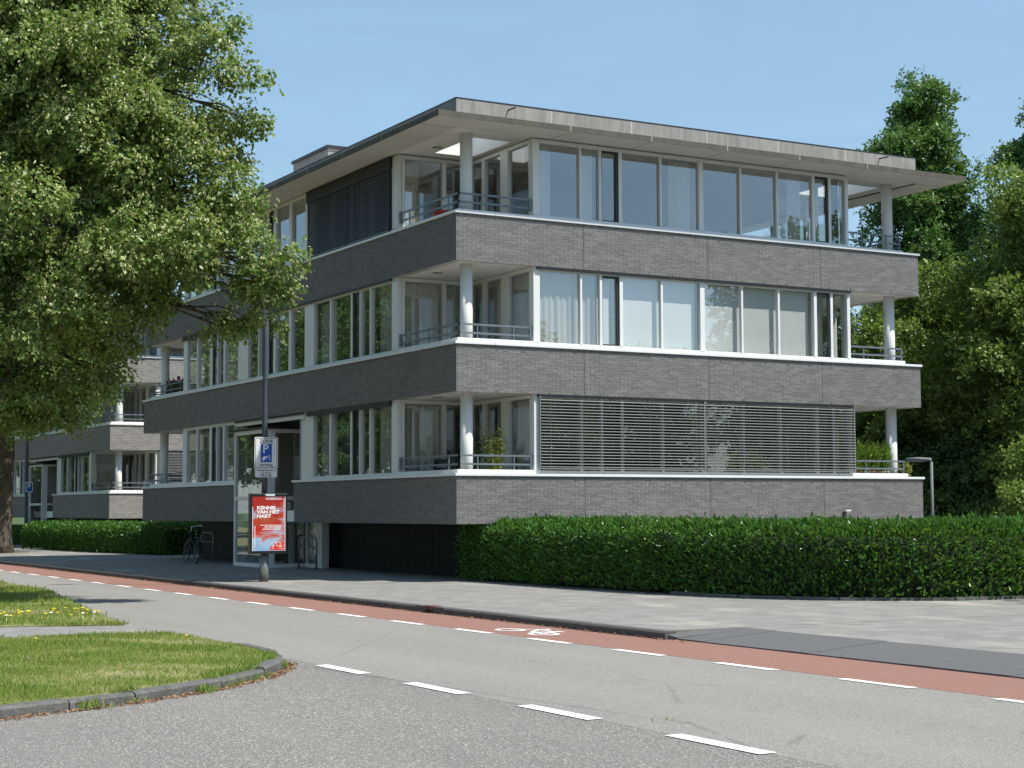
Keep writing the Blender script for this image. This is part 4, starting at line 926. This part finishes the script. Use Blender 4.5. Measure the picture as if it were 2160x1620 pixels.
# ------------------------------------------------------------------ hedges
def hedge(name, label, path, half, h, n, seed, mat='hedge', size=(.07, .13)):
    rr = np.random.default_rng(seed); cp = [Vector(p_) for p_ in path]
    for _ in range(4): cp = [cp[0]]+[w_ for a_, b_ in zip(cp[:-1], cp[1:]) for w_ in (a_.lerp(b_, .25), a_.lerp(b_, .75))]+[cp[-1]]
    dl = [0.]
    for a_, b_ in zip(cp[:-1], cp[1:]): dl.append(dl[-1]+(b_-a_).length)
    tt = np.arange(0, dl[-1], .15); q = np.column_stack([np.interp(tt, dl, [w_.x for w_ in cp]), np.interp(tt, dl, [w_.y for w_ in cp])]); pl = cp; T = np.gradient(q, axis=0); T = unit(T); Nn = np.column_stack([-T[:, 1], T[:, 0]])
    t = thing(name, label, 'hedge', (pl[0].x, pl[0].y, 0)); base = np.array([pl[0].x, pl[0].y, 0])
    # near-black core painting the shade inside, a little smaller than the leaf surface
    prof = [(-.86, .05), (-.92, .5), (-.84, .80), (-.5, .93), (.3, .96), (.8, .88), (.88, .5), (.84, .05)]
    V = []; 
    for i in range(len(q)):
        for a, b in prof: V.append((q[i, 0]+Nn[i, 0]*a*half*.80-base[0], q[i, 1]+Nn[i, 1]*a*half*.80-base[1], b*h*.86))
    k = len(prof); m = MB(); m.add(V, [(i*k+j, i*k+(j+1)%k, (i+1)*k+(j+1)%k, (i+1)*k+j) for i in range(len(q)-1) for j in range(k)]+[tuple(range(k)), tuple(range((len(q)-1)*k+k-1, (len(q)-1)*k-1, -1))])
    m.build('dark_core', 'shade_core', t)
    idx = rr.integers(0, len(q), n); ang = rr.uniform(-.08, 1.08, n)*np.pi    # round the section from front foot over the top to the back foot
    c_, s_ = np.cos(ang), np.sin(ang); ex = .42
    a = np.sign(-c_)*np.abs(c_)**ex*half; z = np.maximum(.02, np.abs(s_)**ex*h*np.sign(np.maximum(s_, 0)+1e-6)); low = rr.random(n) < .42
    z = np.where(low, rr.uniform(.03, h*.95, n), z); a = np.where(low, np.sign(a)*half, a)
    j = 1 + .06*rr.normal(size=n) + .022*np.sin(idx*.31)+.02*np.sin(idx*.83+1); a *= j; z *= 1+.035*rr.normal(size=n)+.02*np.sin(idx*.4)
    P = np.column_stack([q[idx, 0]+Nn[idx, 0]*a, q[idx, 1]+Nn[idx, 1]*a, z]) + np.column_stack([T[idx]*rr.uniform(-.16, .16, (n, 1)), np.zeros(n)]) - base
    # ends
    outw = np.column_stack([Nn[idx, 0]*a/half, Nn[idx, 1]*a/half, np.where(z > h*.8, 1.1, .25)])
    A = outw*.8 + rr.normal(size=(n, 3))*.55 + np.array([0, 0, .45]); N = outw*.6 + rr.normal(size=(n, 3))*.6 + np.array([0, 0, .45])
    for e_, sg in ((0, -1), (len(q)-1, 1)):
        k2 = 2600; a2 = rr.uniform(-1, 1, k2)*half*.95; z2 = rr.uniform(.03, 1, k2)*h*(1-.25*np.abs(a2/half)**4); dd = rr.uniform(-.1, .16, k2)*sg
        P2 = np.column_stack([q[e_, 0]+Nn[e_, 0]*a2+T[e_, 0]*dd, q[e_, 1]+Nn[e_, 1]*a2+T[e_, 1]*dd, z2])-base; o2 = np.array([T[e_, 0]*sg, T[e_, 1]*sg, .4])
        P = np.vstack([P, P2]); A = np.vstack([A, o2*.8+rr.normal(size=(k2, 3))*.5]); N = np.vstack([N, o2*.6+rr.normal(size=(k2, 3))*.6])
    S = rr.uniform(size[0]*.75, size[1], len(P))
    link('leaves', leaf_mesh('leaves', P, A, N, S, mat, .42, .25), t)
    ns = n//14; idx = rr.integers(0, len(q), ns); a = rr.uniform(-.85, .85, ns)*half; b0 = np.column_stack([q[idx, 0]+Nn[idx, 0]*a, q[idx, 1]+Nn[idx, 1]*a, np.full(ns, h*.97)]) - base
    P = np.repeat(b0, 4, 0) + rr.normal(size=(ns*4, 3))*.025; A = rr.normal(size=(ns*4, 3))*.42 + np.array([0, 0, 1.]); N = rr.normal(size=(ns*4, 3)) + np.array([0, 0, .3])
    link('shoots', leaf_mesh('shoots', P, A, N, rr.uniform(.08, .15, ns*4), mat, .36, .2), t)
MAT['shade_core'] = simple('hedge_inner_shade', (.012, .020, .008), .95)  # near-black colour stands for the shade inside the hedge
hedge('hedge', 'long clipped laurel hedge along the pavement, running from the brick corner to the right edge', [(1.60, 1.15), (1.62, -1.0), (1.60, -4.0), (1.75, -6.4), (2.05, -7.9), (2.75, -9.2), (3.9, -9.95), (5.2, -10.05), (9, -9.9), (16, -9.3), (24, -8.4)], .84, 1.24, 120000, 31)
hedge('hedge', 'low clipped laurel hedge at the far left beside the second lamp post', [(2.6, 25.2), (2.0, 29.0), (1.55, 32.8), (1.5, 36.0), (.9, 38.2)], .85, 1.02, 30000, 32, 'hedge', (.08, .15))
hedge('hedge', 'shaded piece of hedge behind the far left lamp post, under the second block', [(2.5, 43.5), (2.7, 47), (2.9, 52), (3.0, 61)], .7, .75, 16000, 33, 'hedge', (.09, .16))
# edging stones at the foot of the hedge, right-hand part
ed = struct(link('hedge_edging', None)); ep = resample([(.86, -6.6), (1.15, -8.2), (2.05, -9.7), (3.6, -10.75), (5.2, -10.95), (9, -10.8), (16, -10.2)], 1.0)
for a, b in zip(ep[:-1], ep[1:]):
    t_ = (b-a).normalized(); n_ = Vector((-t_.y, t_.x))*.05; a2 = a+t_*.006; b2 = b-t_*.006; m = MB(); m.prism([tuple(a2-n_), tuple(b2-n_), tuple(b2+n_), tuple(a2+n_)], -.1, .055+rng.uniform(-.008, .008)); m.build('edging_stone', 'kerb', ed)

# ------------------------------------------------------------------ street lamp with signs and poster case
sl = thing('street_lamp', 'slate blue lamp post in front of the entrance, carrying sign and poster case', 'street lamp', (-3.2, 2.8, 0))
m = MB(); m.lathe([(.062, .58), (.062, 3.55), (.052, 3.75), (.050, 5.2), (.042, 7.0)], n=16); m.build('pole', 'post_blue', sl, True)
m = MB(); m.lathe([(.098, -.05), (.098, .61)], n=18); bs_ = m.build('base_sleeve', 'steel', sl, True)
m = MB(); m.lathe([(.0985, .0), (.1, .001), (.1, .31), (.0985, .311)], n=18); m.build('stone_band', 'kerb', bs_, True)
m = MB(); m.lathe([(.0985, .49), (.1, .491), (.1, .565), (.0985, .566)], n=18); m.build('dark_band', 'post_blue', bs_, True)
m = MB(); m.tube([(0, 0, 6.9), (-.15, 0, 7.15), (-.6, 0, 7.25)], [.035, .03, .028], 10); m.build('arm', 'post_blue', sl, True)
m = MB(); m.cbox((-.8, 0, 7.24), (.55, .22, .09)); m.build('lamp_head', 'post_blue', sl, bevel=.03)
def place_flat(me, name, parent, x, z, y): 
    o = link(name, me, parent, (x, y, z)); o.rotation_euler = (R(90), 0, 0); return o
def rrect(w_, h_, r_, n=5):
    pts = []
    for cx, cy, a0 in ((w_/2-r_, h_/2-r_, 0), (-w_/2+r_, h_/2-r_, 90), (-w_/2+r_, -h_/2+r_, 180), (w_/2-r_, -h_/2+r_, 270)):
        for k in range(n+1): a = R(a0+90*k/n); pts.append((cx+r_*math.cos(a), cy+r_*math.sin(a)))
    return pts
def plate(w_, h_, r_, th, mat): m = MB(); m.prism(rrect(w_, h_, r_), 0, th); return m.mesh('plate', mat)
def ringplate(w_, h_, r_, lw, mat):
    a = rrect(w_, h_, r_); b = rrect(w_-2*lw, h_-2*lw, max(.002, r_-lw)); n = len(a); m = MB(); m.add([(x, y, .001) for x, y in a]+[(x, y, .001) for x, y in b], [(k, (k+1) % n, n+(k+1) % n, n+k) for k in range(n)]); return m.mesh('ring', mat)
ps = thing('parking_sign', 'white zone parking sign with blue P panel on the slate lamp post', 'sign', (-3.205, 2.8-.10, 2.76))
place_flat(plate(.53, .67, .035, .012, 'sign_white'), 'plate', ps, 0, 0, .0)
place_flat(ringplate(.495, .635, .03, .011, 'sign_black'), 'border', ps, 0, 0, -.0125)
place_flat(text_mesh('ZONE', .098, 'sign_black', bold=.0016, sx=1.15), 'lettering', ps, 0, .245, -.0135)
place_flat(plate(.272, .415, .012, .002, 'sign_blue'), 'blue_panel', ps, 0, -.005, -.0125)
place_flat(ringplate(.272, .415, .012, .008, 'sign_white'), 'panel_border', ps, 0, -.005, -.0140)
place_flat(text_mesh('P', .26, 'sign_white', bold=.006), 'lettering', ps, -.02, .078, -.0150)
m = MB(); m.add([(x, y, .001) for x, y in [(-.10, -.16), (-.085, -.10), (-.05, -.075), (.01, -.075), (.05, -.095), (.02, -.105), (.0, -.11), (.01, -.13), (-.03, -.14), (-.06, -.18)]], [tuple(range(9, -1, -1))]); place_flat(m.mesh('hand', 'sign_white'), 'hand_pictogram', ps, .0, .0, -.0150)
m = MB(); m.add([(x, y, .001) for x, y in [(.055, -.04), (.07, -.035), (.085, -.16), (.07, -.16)]], [(3, 2, 1, 0)]); place_flat(m.mesh('meter', 'sign_white'), 'meter_pictogram', ps, .0, .0, -.0150)
place_flat(text_mesh('herhaling', .082, 'sign_black', bold=.0012), 'lettering', ps, 0, -.262, -.0135)
for z in (-.2, .2): m = MB(); m.box(-.075, .075, .0015, .17, z-.02, z+.02); m.build('clamp', 'steel', ps)
ss = thing('parking_hours_sign', 'small white parking hours plate under the zone sign', 'sign', (-3.205, 2.8-.10, 2.325))
place_flat(plate(.50, .185, .02, .012, 'sign_white'), 'plate', ss, 0, 0, .0)
for k, s_ in enumerate(('Parkeerzone B1.2', 'ma t/m za', '9.00-21.00u')): place_flat(text_mesh(s_, .058, 'sign_black', bold=.0008), 'lettering', ss, 0, .056-.056*k, -.0135)
m = MB(); m.box(-.075, .075, .0015, .17, -.02, .02); m.build('clamp', 'steel', ss)
pc = thing('poster_case', 'dark framed lit case with red and pale blue exhibition poster on the lamp post', 'poster case', (-3.17, 2.8-.14, .60))
m = MB(); m.box(-.425, .425, -.06, .06, .0, 1.285); m.build('case', 'black', pc, bevel=.012)
m = MB(); m.box(-.09, .13, -.072, -.061, 1.235, 1.27); m.build('maker_plate', 'sign_white', pc)
m = MB(); m.box(-.085, -.068, -.074, -.0722, 1.243, 1.262); m.build('maker_mark', 'sign_black', pc)
def poster_mat():
    t = NT('poster_print'); p = t.obj(); sx = t.n('ShaderNodeSeparateXYZ'); t.set(sx.inputs[0], p)
    ws = t.noise(t.map(p, (1.0, 1, 1.6), (0, .5, 0)), 2.6, 2, .4, .8); zz = t.math('ADD', t.math('MULTIPLY', sx.outputs[2], .80), t.math('MULTIPLY', ws, .62))
    c = t.ramp(zz, [(.34, (.34, .54, .82)), (.50, (.46, .68, .90)), (.60, (.70, .16, .12)), (.72, (.66, .035, .025)), (.88, (.60, .06, .03)), (1.05, (.50, .14, .07)), (1.2, (.50, .04, .03))])
    w2 = t.noise(t.map(p, (1, 1, 2.2), (0, -.6, 0)), 3.3, 2, .4, .6); c = t.mix(t.rng(w2, .52, .72, 0, .75), c, (.55, .72, .90))
    w3 = t.noise(t.map(p, (1, 1, 1.8), (0, .3, 0)), 4.1, 2); c = t.mix(t.rng(w3, .60, .74, 0, .6), c, (.75, .33, .16))
    e = t.n('ShaderNodeEmission'); t.set(e.inputs[0], c); e.inputs[1].default_value = .27
    d = t.bsdf(t.mix(1, c, (.35, .35, .35), 'MULTIPLY'), .15, 0, .5); a = t.n('ShaderNodeAddShader'); t.t.links.new(e.outputs[0], a.inputs[0]); t.t.links.new(d, a.inputs[1]); return t.end(a.outputs[0])
MAT['poster'] = poster_mat()
def glow(name, col, s_):
    t = NT(name); e = t.n('ShaderNodeEmission'); t.set(e.inputs[0], col); e.inputs[1].default_value = s_; return t.end(e.outputs[0])
MAT['glow_white'] = glow('lit_white', (.95, .95, .95), .66); MAT['glow_edge'] = glow('lit_edge', (.85, .9, .95), .65)
m = MB(); m.box(-.375, .375, -.066, -.0605, .06, 1.215); po = m.build('poster', 'poster', pc)
for k, (s_, z) in enumerate((('KENNIS', .975), ('VAN HET', .887), ('HART', .799))): place_flat(text_mesh(s_, .098, 'glow_white', 'LEFT', .0045, 1.26), 'lettering', po, -.275, z, -.0675)
place_flat(text_mesh('TENTOONSTELLING', .036, 'glow_white', 'RIGHT', .001, 1.15), 'lettering', po, .30, 1.165, -.0675)
m = MB()
for k in range(4):
    x = .27; ln = (.46, .36, .39, .42)[k]; x0 = x-ln
    while x0 < x: w_ = rng.uniform(.02, .06); m.box(x0, min(x, x0+w_), -.0675, -.0665, .60-k*.030, .617-k*.030); x0 += w_+.012
m.build('small_print', 'glow_white', po)
m = MB(); z = .14
while z < .56: h_ = rng.uniform(.015, .04); m.box(-.325, -.308, -.0675, -.0665, z, z+h_); z += h_+.008
z = .66
while z < 1.18: h_ = rng.uniform(.015, .04); m.box(.335, .348, -.0675, -.0665, z, z+h_); z += h_+.008
m.build('edge_print', 'glow_white', po)
m = MB(); m.box(.02, .36, -.0672, -.0664, .075, .125); m.box(.13, .36, -.0672, -.0664, .126, .24); m.box(.05, .129, -.0672, -.0664, .126, .17); lg = m.build('logo_field', 'red', po)
m = MB()
for k in range(26):
    x = rng.uniform(.04, .33); z = rng.choice((.10, .14, .17, .20, .225)); w_ = rng.uniform(.012, .04); m.box(x, x+w_, -.0682-.00002*k, -.0675, z, z+rng.uniform(.008, .02))
m.build('logo_marks', 'glow_white', po)
m = MB(); m.box(-.375, -.362, -.0672, -.0662, .06, 1.0); m.box(.362, .375, -.0672, -.0662, .06, 1.215); m.build('lit_edge', 'glow_edge', po)
# second lamp post with small parking sign
s2 = thing('street_lamp', 'second slate lamp post at the far left, in front of the matching block', 'street lamp', (.75, 40.4, 0))
m = MB(); m.lathe([(.11, -.05), (.11, .5), (.075, .55), (.07, 4.0), (.055, 4.2), (.045, 7.5)], n=14); m.build('pole', 'post_blue', s2, True)
m = MB(); m.tube([(0, 0, 7.4), (-.5, 0, 7.6)], .03, 8); m.build('arm', 'post_blue', s2, True); m = MB(); m.cbox((-.7, 0, 7.6), (.5, .2, .08)); m.build('lamp_head', 'post_blue', s2, bevel=.02)
p2 = thing('parking_sign', 'tiny white and blue parking sign on the far left lamp post', 'sign', (.83, 40.28, 2.55))
place_flat(plate(.30, .42, .03, .012, 'sign_white'), 'plate', p2, 0, 0, 0); place_flat(plate(.24, .34, .01, .002, 'sign_blue'), 'blue_panel', p2, 0, -.01, -.0125); place_flat(text_mesh('P', .24, 'sign_white', bold=.01), 'lettering', p2, 0, .03, -.0150)
m = MB(); m.box(-.1, .05, .0015, .12, -.02, .02); m.build('clamp', 'steel', p2)

# ------------------------------------------------------------------ bicycle and racks
bk = thing('bicycle', 'black upright city bicycle leaning by the rack under the brick overhang', 'bicycle', (-.36, 15.95, 0), R(84)+math.pi*0)
bk.rotation_euler = (R(6), 0, R(86))
WB = 1.10; WR = .345
for s_, nm in ((1, 'front'), (-1, 'rear')):
    cx = s_*WB/2
    m = MB(); m.torus((cx, 0, WR), (0, 1, 0), WR-.02, .02, 32, 6); wh = m.build('wheel', 'rubber', bk, True)
    m = MB(); m.torus((cx, 0, WR), (0, 1, 0), WR-.045, .010, 32, 5); m.build('rim', 'steel', wh, True)
    m = MB()
    for k in range(18): a = k*math.pi/9; m.tube([(cx, 0, WR), (cx+math.cos(a)*(WR-.05), 0, WR+math.sin(a)*(WR-.05))], .0018, 4)
    m.tube([(cx, -.045, WR), (cx, .045, WR)], .025, 10); m.build('spokes', 'steel', wh)
    m = MB(); a0, a1 = ((.1, 2.2) if s_ > 0 else (.6, 3.1)); pts = [(cx+math.cos(a0+(a1-a0)*k/14)*(WR+.022)*1, 0, WR+math.sin(a0+(a1-a0)*k/14)*(WR+.022)) for k in range(15)]
    V = []
    for x, y, z in pts: V += [(x, -.03, z), (x, .03, z)]
    m.add(V, [(2*k, 2*k+2, 2*k+3, 2*k+1) for k in range(14)]); m.build('mudguard', 'steel' if s_ > 0 else 'black', bk)
BBk = (-.10, 0, .29); ST = (-.27, 0, .78); HT = (.36, 0, .86); HB = (.42, 0, .62)
m = MB()
m.tube([HB, BBk], .021, 8); m.tube([(.375, 0, .80), (-.19, 0, .50)], .018, 8); m.tube([BBk, ST], .017, 8); m.tube([HT, HB], .022, 8)
for y in (-.05, .05): m.tube([(-WB/2, y, WR), BBk], .010, 6); m.tube([(-WB/2, y, WR), (-.25, 0, .72)], .009, 6)
m.build('frame', 'black', bk, True)
m = MB(); m.tube([HB, (.44, 0, .56)], .024, 8)
for y in (-.045, .045): m.tube([(.44, 0, .58), (.45, y, .54), (.50, y, .42), (WB/2, y, WR)], .012, 7)
m.build('fork', 'black', bk, True)
m = MB(); m.tube([HT, (.33, 0, 1.02), (.37, 0, 1.06)], .014, 8)
for y in (-1, 1): m.tube([(.37, 0, 1.06), (.40, y*.10, 1.08), (.34, y*.26, 1.12), (.20, y*.30, 1.10), (.12, y*.31, 1.09)], .012, 8)
hb = m.build('handlebar', 'chrome', bk, True)
m = MB()
for y in (-1, 1): m.tube([(.20, y*.30, 1.10), (.09, y*.312, 1.087)], .017, 8)
m.build('grip', 'rubber', hb, True)
m = MB(); m.tube([ST, (-.30, 0, .90)], .013, 8); m.build('seat_post', 'chrome', bk, True)
m = MB(); pr = [(-.45, .10, .02), (-.38, .115, .03), (-.28, .08, .02), (-.18, .03, .012), (-.13, .02, .0)]
V = []
for x, hw_, dz in pr: V += [(x, -hw_, .92+dz), (x, hw_, .92+dz), (x, hw_*.7, .88), (x, -hw_*.7, .88)]
m.add(V, [(4*k+j, 4*k+4+j, 4*k+4+(j+1) % 4, 4*k+(j+1) % 4) for k in range(4) for j in range(4)]+[(0, 1, 2, 3), (19, 18, 17, 16)]); m.build('saddle', 'black', bk, True)
m = MB()
for y in (-.06, .06): m.tube([(-.28, y, .745), (-.83, y, .745)], .006, 6); m.tube([(-.80, y, .74), (-WB/2, y*.8, WR)], .005, 6)
for x in (-.35, -.5, -.65, -.82): m.tube([(x, -.06, .745), (x, .06, .745)], .005, 6)
m.build('luggage_rack', 'steel', bk, True)
m = MB(); m.lathe([(.085, -.004), (.085, .004)], n=20); o = m.build('chainring', 'black', bk); o.rotation_euler = (R(90), 0, 0); o.location = (BBk[0], -.055, BBk[2])
m = MB(); m.box(-.72, -.02, -.075, -.055, .27, .40); m.build('chain_guard', 'black', bk, bevel=.01)
m = MB(); m.tube([(BBk[0], -.08, BBk[2]), (.02, -.09, .17)], .009, 6); m.box(-.03, .07, -.16, -.09, .155, .18); m.tube([(BBk[0], .08, BBk[2]), (-.22, .09, .41)], .009, 6); m.box(-.27, -.17, .09, .16, .40, .42); m.build('pedals', 'black', bk)
m = MB(); m.tube([(-.15, .04, .28), (-.20, .17, .012)], .008, 6); m.build('kickstand', 'steel', bk)
m = MB(); m.cbox((.46, 0, .90), (.07, .07, .08)); m.build('headlight', 'black', bk, bevel=.015)
def rack(name, label, a, b, h):
    t = thing(name, label, 'bicycle rack', (a[0], a[1], 0)); d_ = Vector((b[0]-a[0], b[1]-a[1], 0)); rr_ = .14; u_ = d_.normalized()
    pts = [Vector((0, 0, -.05)), Vector((0, 0, h-rr_))]+[u_*(rr_*(1-math.cos(q)))+Vector((0, 0, h-rr_+rr_*math.sin(q))) for q in (R(30), R(60), R(90))]
    pts += [d_-u_*(rr_*(1-math.cos(q)))+Vector((0, 0, h-rr_+rr_*math.sin(q))) for q in (R(90), R(60), R(30), 0)]+[d_+Vector((0, 0, -.05))]
    m = MB(); m.tube(pts, .026, 10); m.build('hoop', 'steel', t, True); m = MB(); m.tube([Vector((0, 0, h*.68)), d_+Vector((0, 0, h*.68))], .015, 8); m.build('crossbar', 'steel', t, True)
rack('bicycle_rack', 'empty grey steel hoop rack right of the entrance, by the white pillar', (.55, 9.95), (.60, 8.90), .82)
rack('bicycle_rack', 'grey steel hoop rack with the black bicycle beside it', (.70, 18.1), (.70, 17.0), .86)

# ------------------------------------------------------------------ balcony plants and small things
def plant(name, label, cat, loc, pot, n, h, spread, mat, size, wid=.16, seed=1, group=None, potmat='pot', lift=.0, upright=1.0):
    t = thing(name, label, cat, loc, 0, group); r_, ph = pot
    m = MB(); m.lathe([(r_*.75, 0), (r_, ph*.9), (r_*1.06, ph*.9), (r_*1.06, ph), (r_*.9, ph), (r_*.88, ph*.93)], n=16); m.build('pot', potmat, t, True)
    q = np.random.default_rng(seed); st = MB(); tips = []
    for k in range(12):
        a = q.uniform(0, 6.28); e_ = (math.cos(a)*spread*q.uniform(.2, 1), math.sin(a)*spread*q.uniform(.2, 1), ph+h*q.uniform(.65, 1)); st.tube([(0, 0, ph*.8), (e_[0]*.4, e_[1]*.4, ph+h*.5), e_], [.006, .005, .003], 5); tips.append(e_)
    st.build('stems', mat, t)
    ti = q.integers(0, 12, n); f = q.uniform(.15, 1, (n, 1)); E = np.array(tips)[ti]; P = E*np.column_stack([f**1.3, f**1.3, f]) + np.column_stack([np.zeros(n), np.zeros(n), (1-f[:, 0])*ph*.8]) + q.normal(size=(n, 3))*.035
    A = np.column_stack([q.normal(size=(n, 2))*.6, q.normal(size=n)*.5+upright*.5]); N = q.normal(size=(n, 3))+np.array([0, 0, .4])
    link('leaves', leaf_mesh('leaves', P, A, N, q.uniform(size[0], size[1], n), mat, wid, .1), t); return t
plant('potted_bamboo', 'yellow green bamboo in a pot on the ground-floor corner balcony', 'plant', (1.22, .58, B[0]+.302), (.20, .42), 900, 1.42, .38, 'bamboo', (.08, .16), .22, 1, upright=-.2)
plant('potted_bamboo', 'thin bamboo against the glass on the ground-floor corner balcony', 'plant', (1.45, 2.0, B[0]+.302), (.18, .36), 420, 1.5, .4, 'bamboo', (.08, .15), .22, 2, upright=-.2)
for k, (x, y, g_) in enumerate(((11.25, .40, 1), (11.56, .40, 1), (11.87, .40, 1), (12.18, .42, 1))):
    plant('potted_grass', ('pot of tall bright green grass on the right-hand ground-floor balcony, next to the blind', 'second pot of tall bright grass from the blind on the right-hand balcony', 'third pot of tall bright grass from the blind on the right-hand balcony', 'fourth pot of tall bright grass, nearest the column of the right-hand balcony')[k], 'plant', (x, y, B[0]+.302), (.135, .92), 520, .60, .16, 'grassy', (.12, .30), .11, 3+k, potmat='pot' if k % 2 else 'terracotta', upright=2.2)
plant('potted_plant', 'small yellow leafed plant in a grey pot beside the right-hand column', 'plant', (12.86, .40, B[0]+.302), (.10, .85), 260, .26, .22, 'bamboo', (.05, .10), .5, 9)
plant('potted_plant', 'small light green plant beside the red bowl on the top corner balcony', 'plant', (.36, 1.0, B[2]+.302), (.14, .72), 160, .22, .16, 'grassy', (.05, .09), .5, 12)
rb = thing('red_bowl', 'shiny red bowl on a white stand on the top corner balcony', 'bowl', (.48, 1.45, B[2]+.302))
m = MB(); m.lathe([(.06, .80), (.16, .84), (.25, .92), (.27, .99), (.25, .985), (.14, .90), (.05, .88)], n=20); m.build('bowl', 'red', rb, True)
m = MB(); m.lathe([(.16, 0), (.03, .03), (.025, .78), (.08, .80)], n=14); m.build('stand', 'white', rb, True)
fb = thing('flower_box', 'dark trough of magenta flowers on the first-floor balcony at the far left end', 'flower box', (.36, 19.4, C[1]-.10))
m = MB(); m.box(-.12, .12, -.85, .85, 0, .42); m.build('trough', 'black', fb, bevel=.01)
q = np.random.default_rng(5); n = 500; P = np.column_stack([q.uniform(-.14, .14, n), q.uniform(-.85, .85, n), q.uniform(.40, .54, n)]); A = q.normal(size=(n, 3))+np.array([0, 0, .6]); N = q.normal(size=(n, 3))+np.array([0, 0, .5])
link('leaves', leaf_mesh('leaves', P, A, N, q.uniform(.05, .09, n), 'shade_leaf', .6, .1), fb)
n = 90; P = np.column_stack([q.uniform(-.14, .10, n), q.uniform(-.85, .85, n), q.uniform(.50, .66, n)]); A = q.normal(size=(n, 3)); N = q.normal(size=(n, 3))+np.array([-.6, -.5, .5])
link('blooms', leaf_mesh('blooms', P, A, N, q.uniform(.06, .11, n), 'flower_pink', .9, .1), fb)
gb = thing('garden_bench', 'dark slatted bench on the ground-floor corner balcony behind the railing', 'bench', (.62, 2.1, B[0]+.302), 0)
for k in range(4): m = MB(); m.box(-.22+k*.11, -.13+k*.11, -.55, .55, .42, .445); m.build('seat_slat', 'dark', gb)
for k in range(3): m = MB(); m.box(.22, .245, -.55, .55, .60+k*.20, .74+k*.20); m.build('back_slat', 'dark', gb)
for x, y in ((-.2, -.5), (-.2, .5), (.2, -.5), (.2, .5)): m = MB(); m.box(x-.025, x+.025, y-.025, y+.025, 0, .419 if x < 0 else 1.1); m.build('leg', 'dark', gb)

# garden lamp and small post behind the hedge
MAT['post_grey'] = simple('dull_grey_paint', (.13, .14, .15), .6, 0., .3)
gl = thing('garden_lamp', 'slim grey garden lamp with flat disc head behind the hedge, right of the building', 'garden lamp', (9.58, -4.0, -.1))
m = MB(); m.lathe([(.036, 0), (.034, 2.62)], n=12); m.build('post', 'post_grey', gl, True)
m = MB(); m.lathe([(.05, -.06), (.25, -.035), (.27, 0), (.24, .03), (.05, .045)], (-.26, .14, 2.68), 22); hd = m.build('lamp_head', 'post_grey', gl, True)
m = MB(); m.tube([(0, 0, 2.60), (-.02, .01, 2.68), (-.12, .07, 2.69)], .03, 8); m.build('bracket', 'steel', gl, True)
gp = thing('garden_marker', 'small tilted dark post with a white top showing above the hedge', 'post', (7.3, -3.6, -.1))
m = MB(); m.cbox((.03, 0, .78), (.05, .08, 1.56), Matrix.Rotation(R(9), 3, 'Y')); m.build('post', 'pipe', gp)
m = MB(); m.cbox((.22, 0, 1.575), (.14, .10, .03)); m.build('cap', 'white', gp)
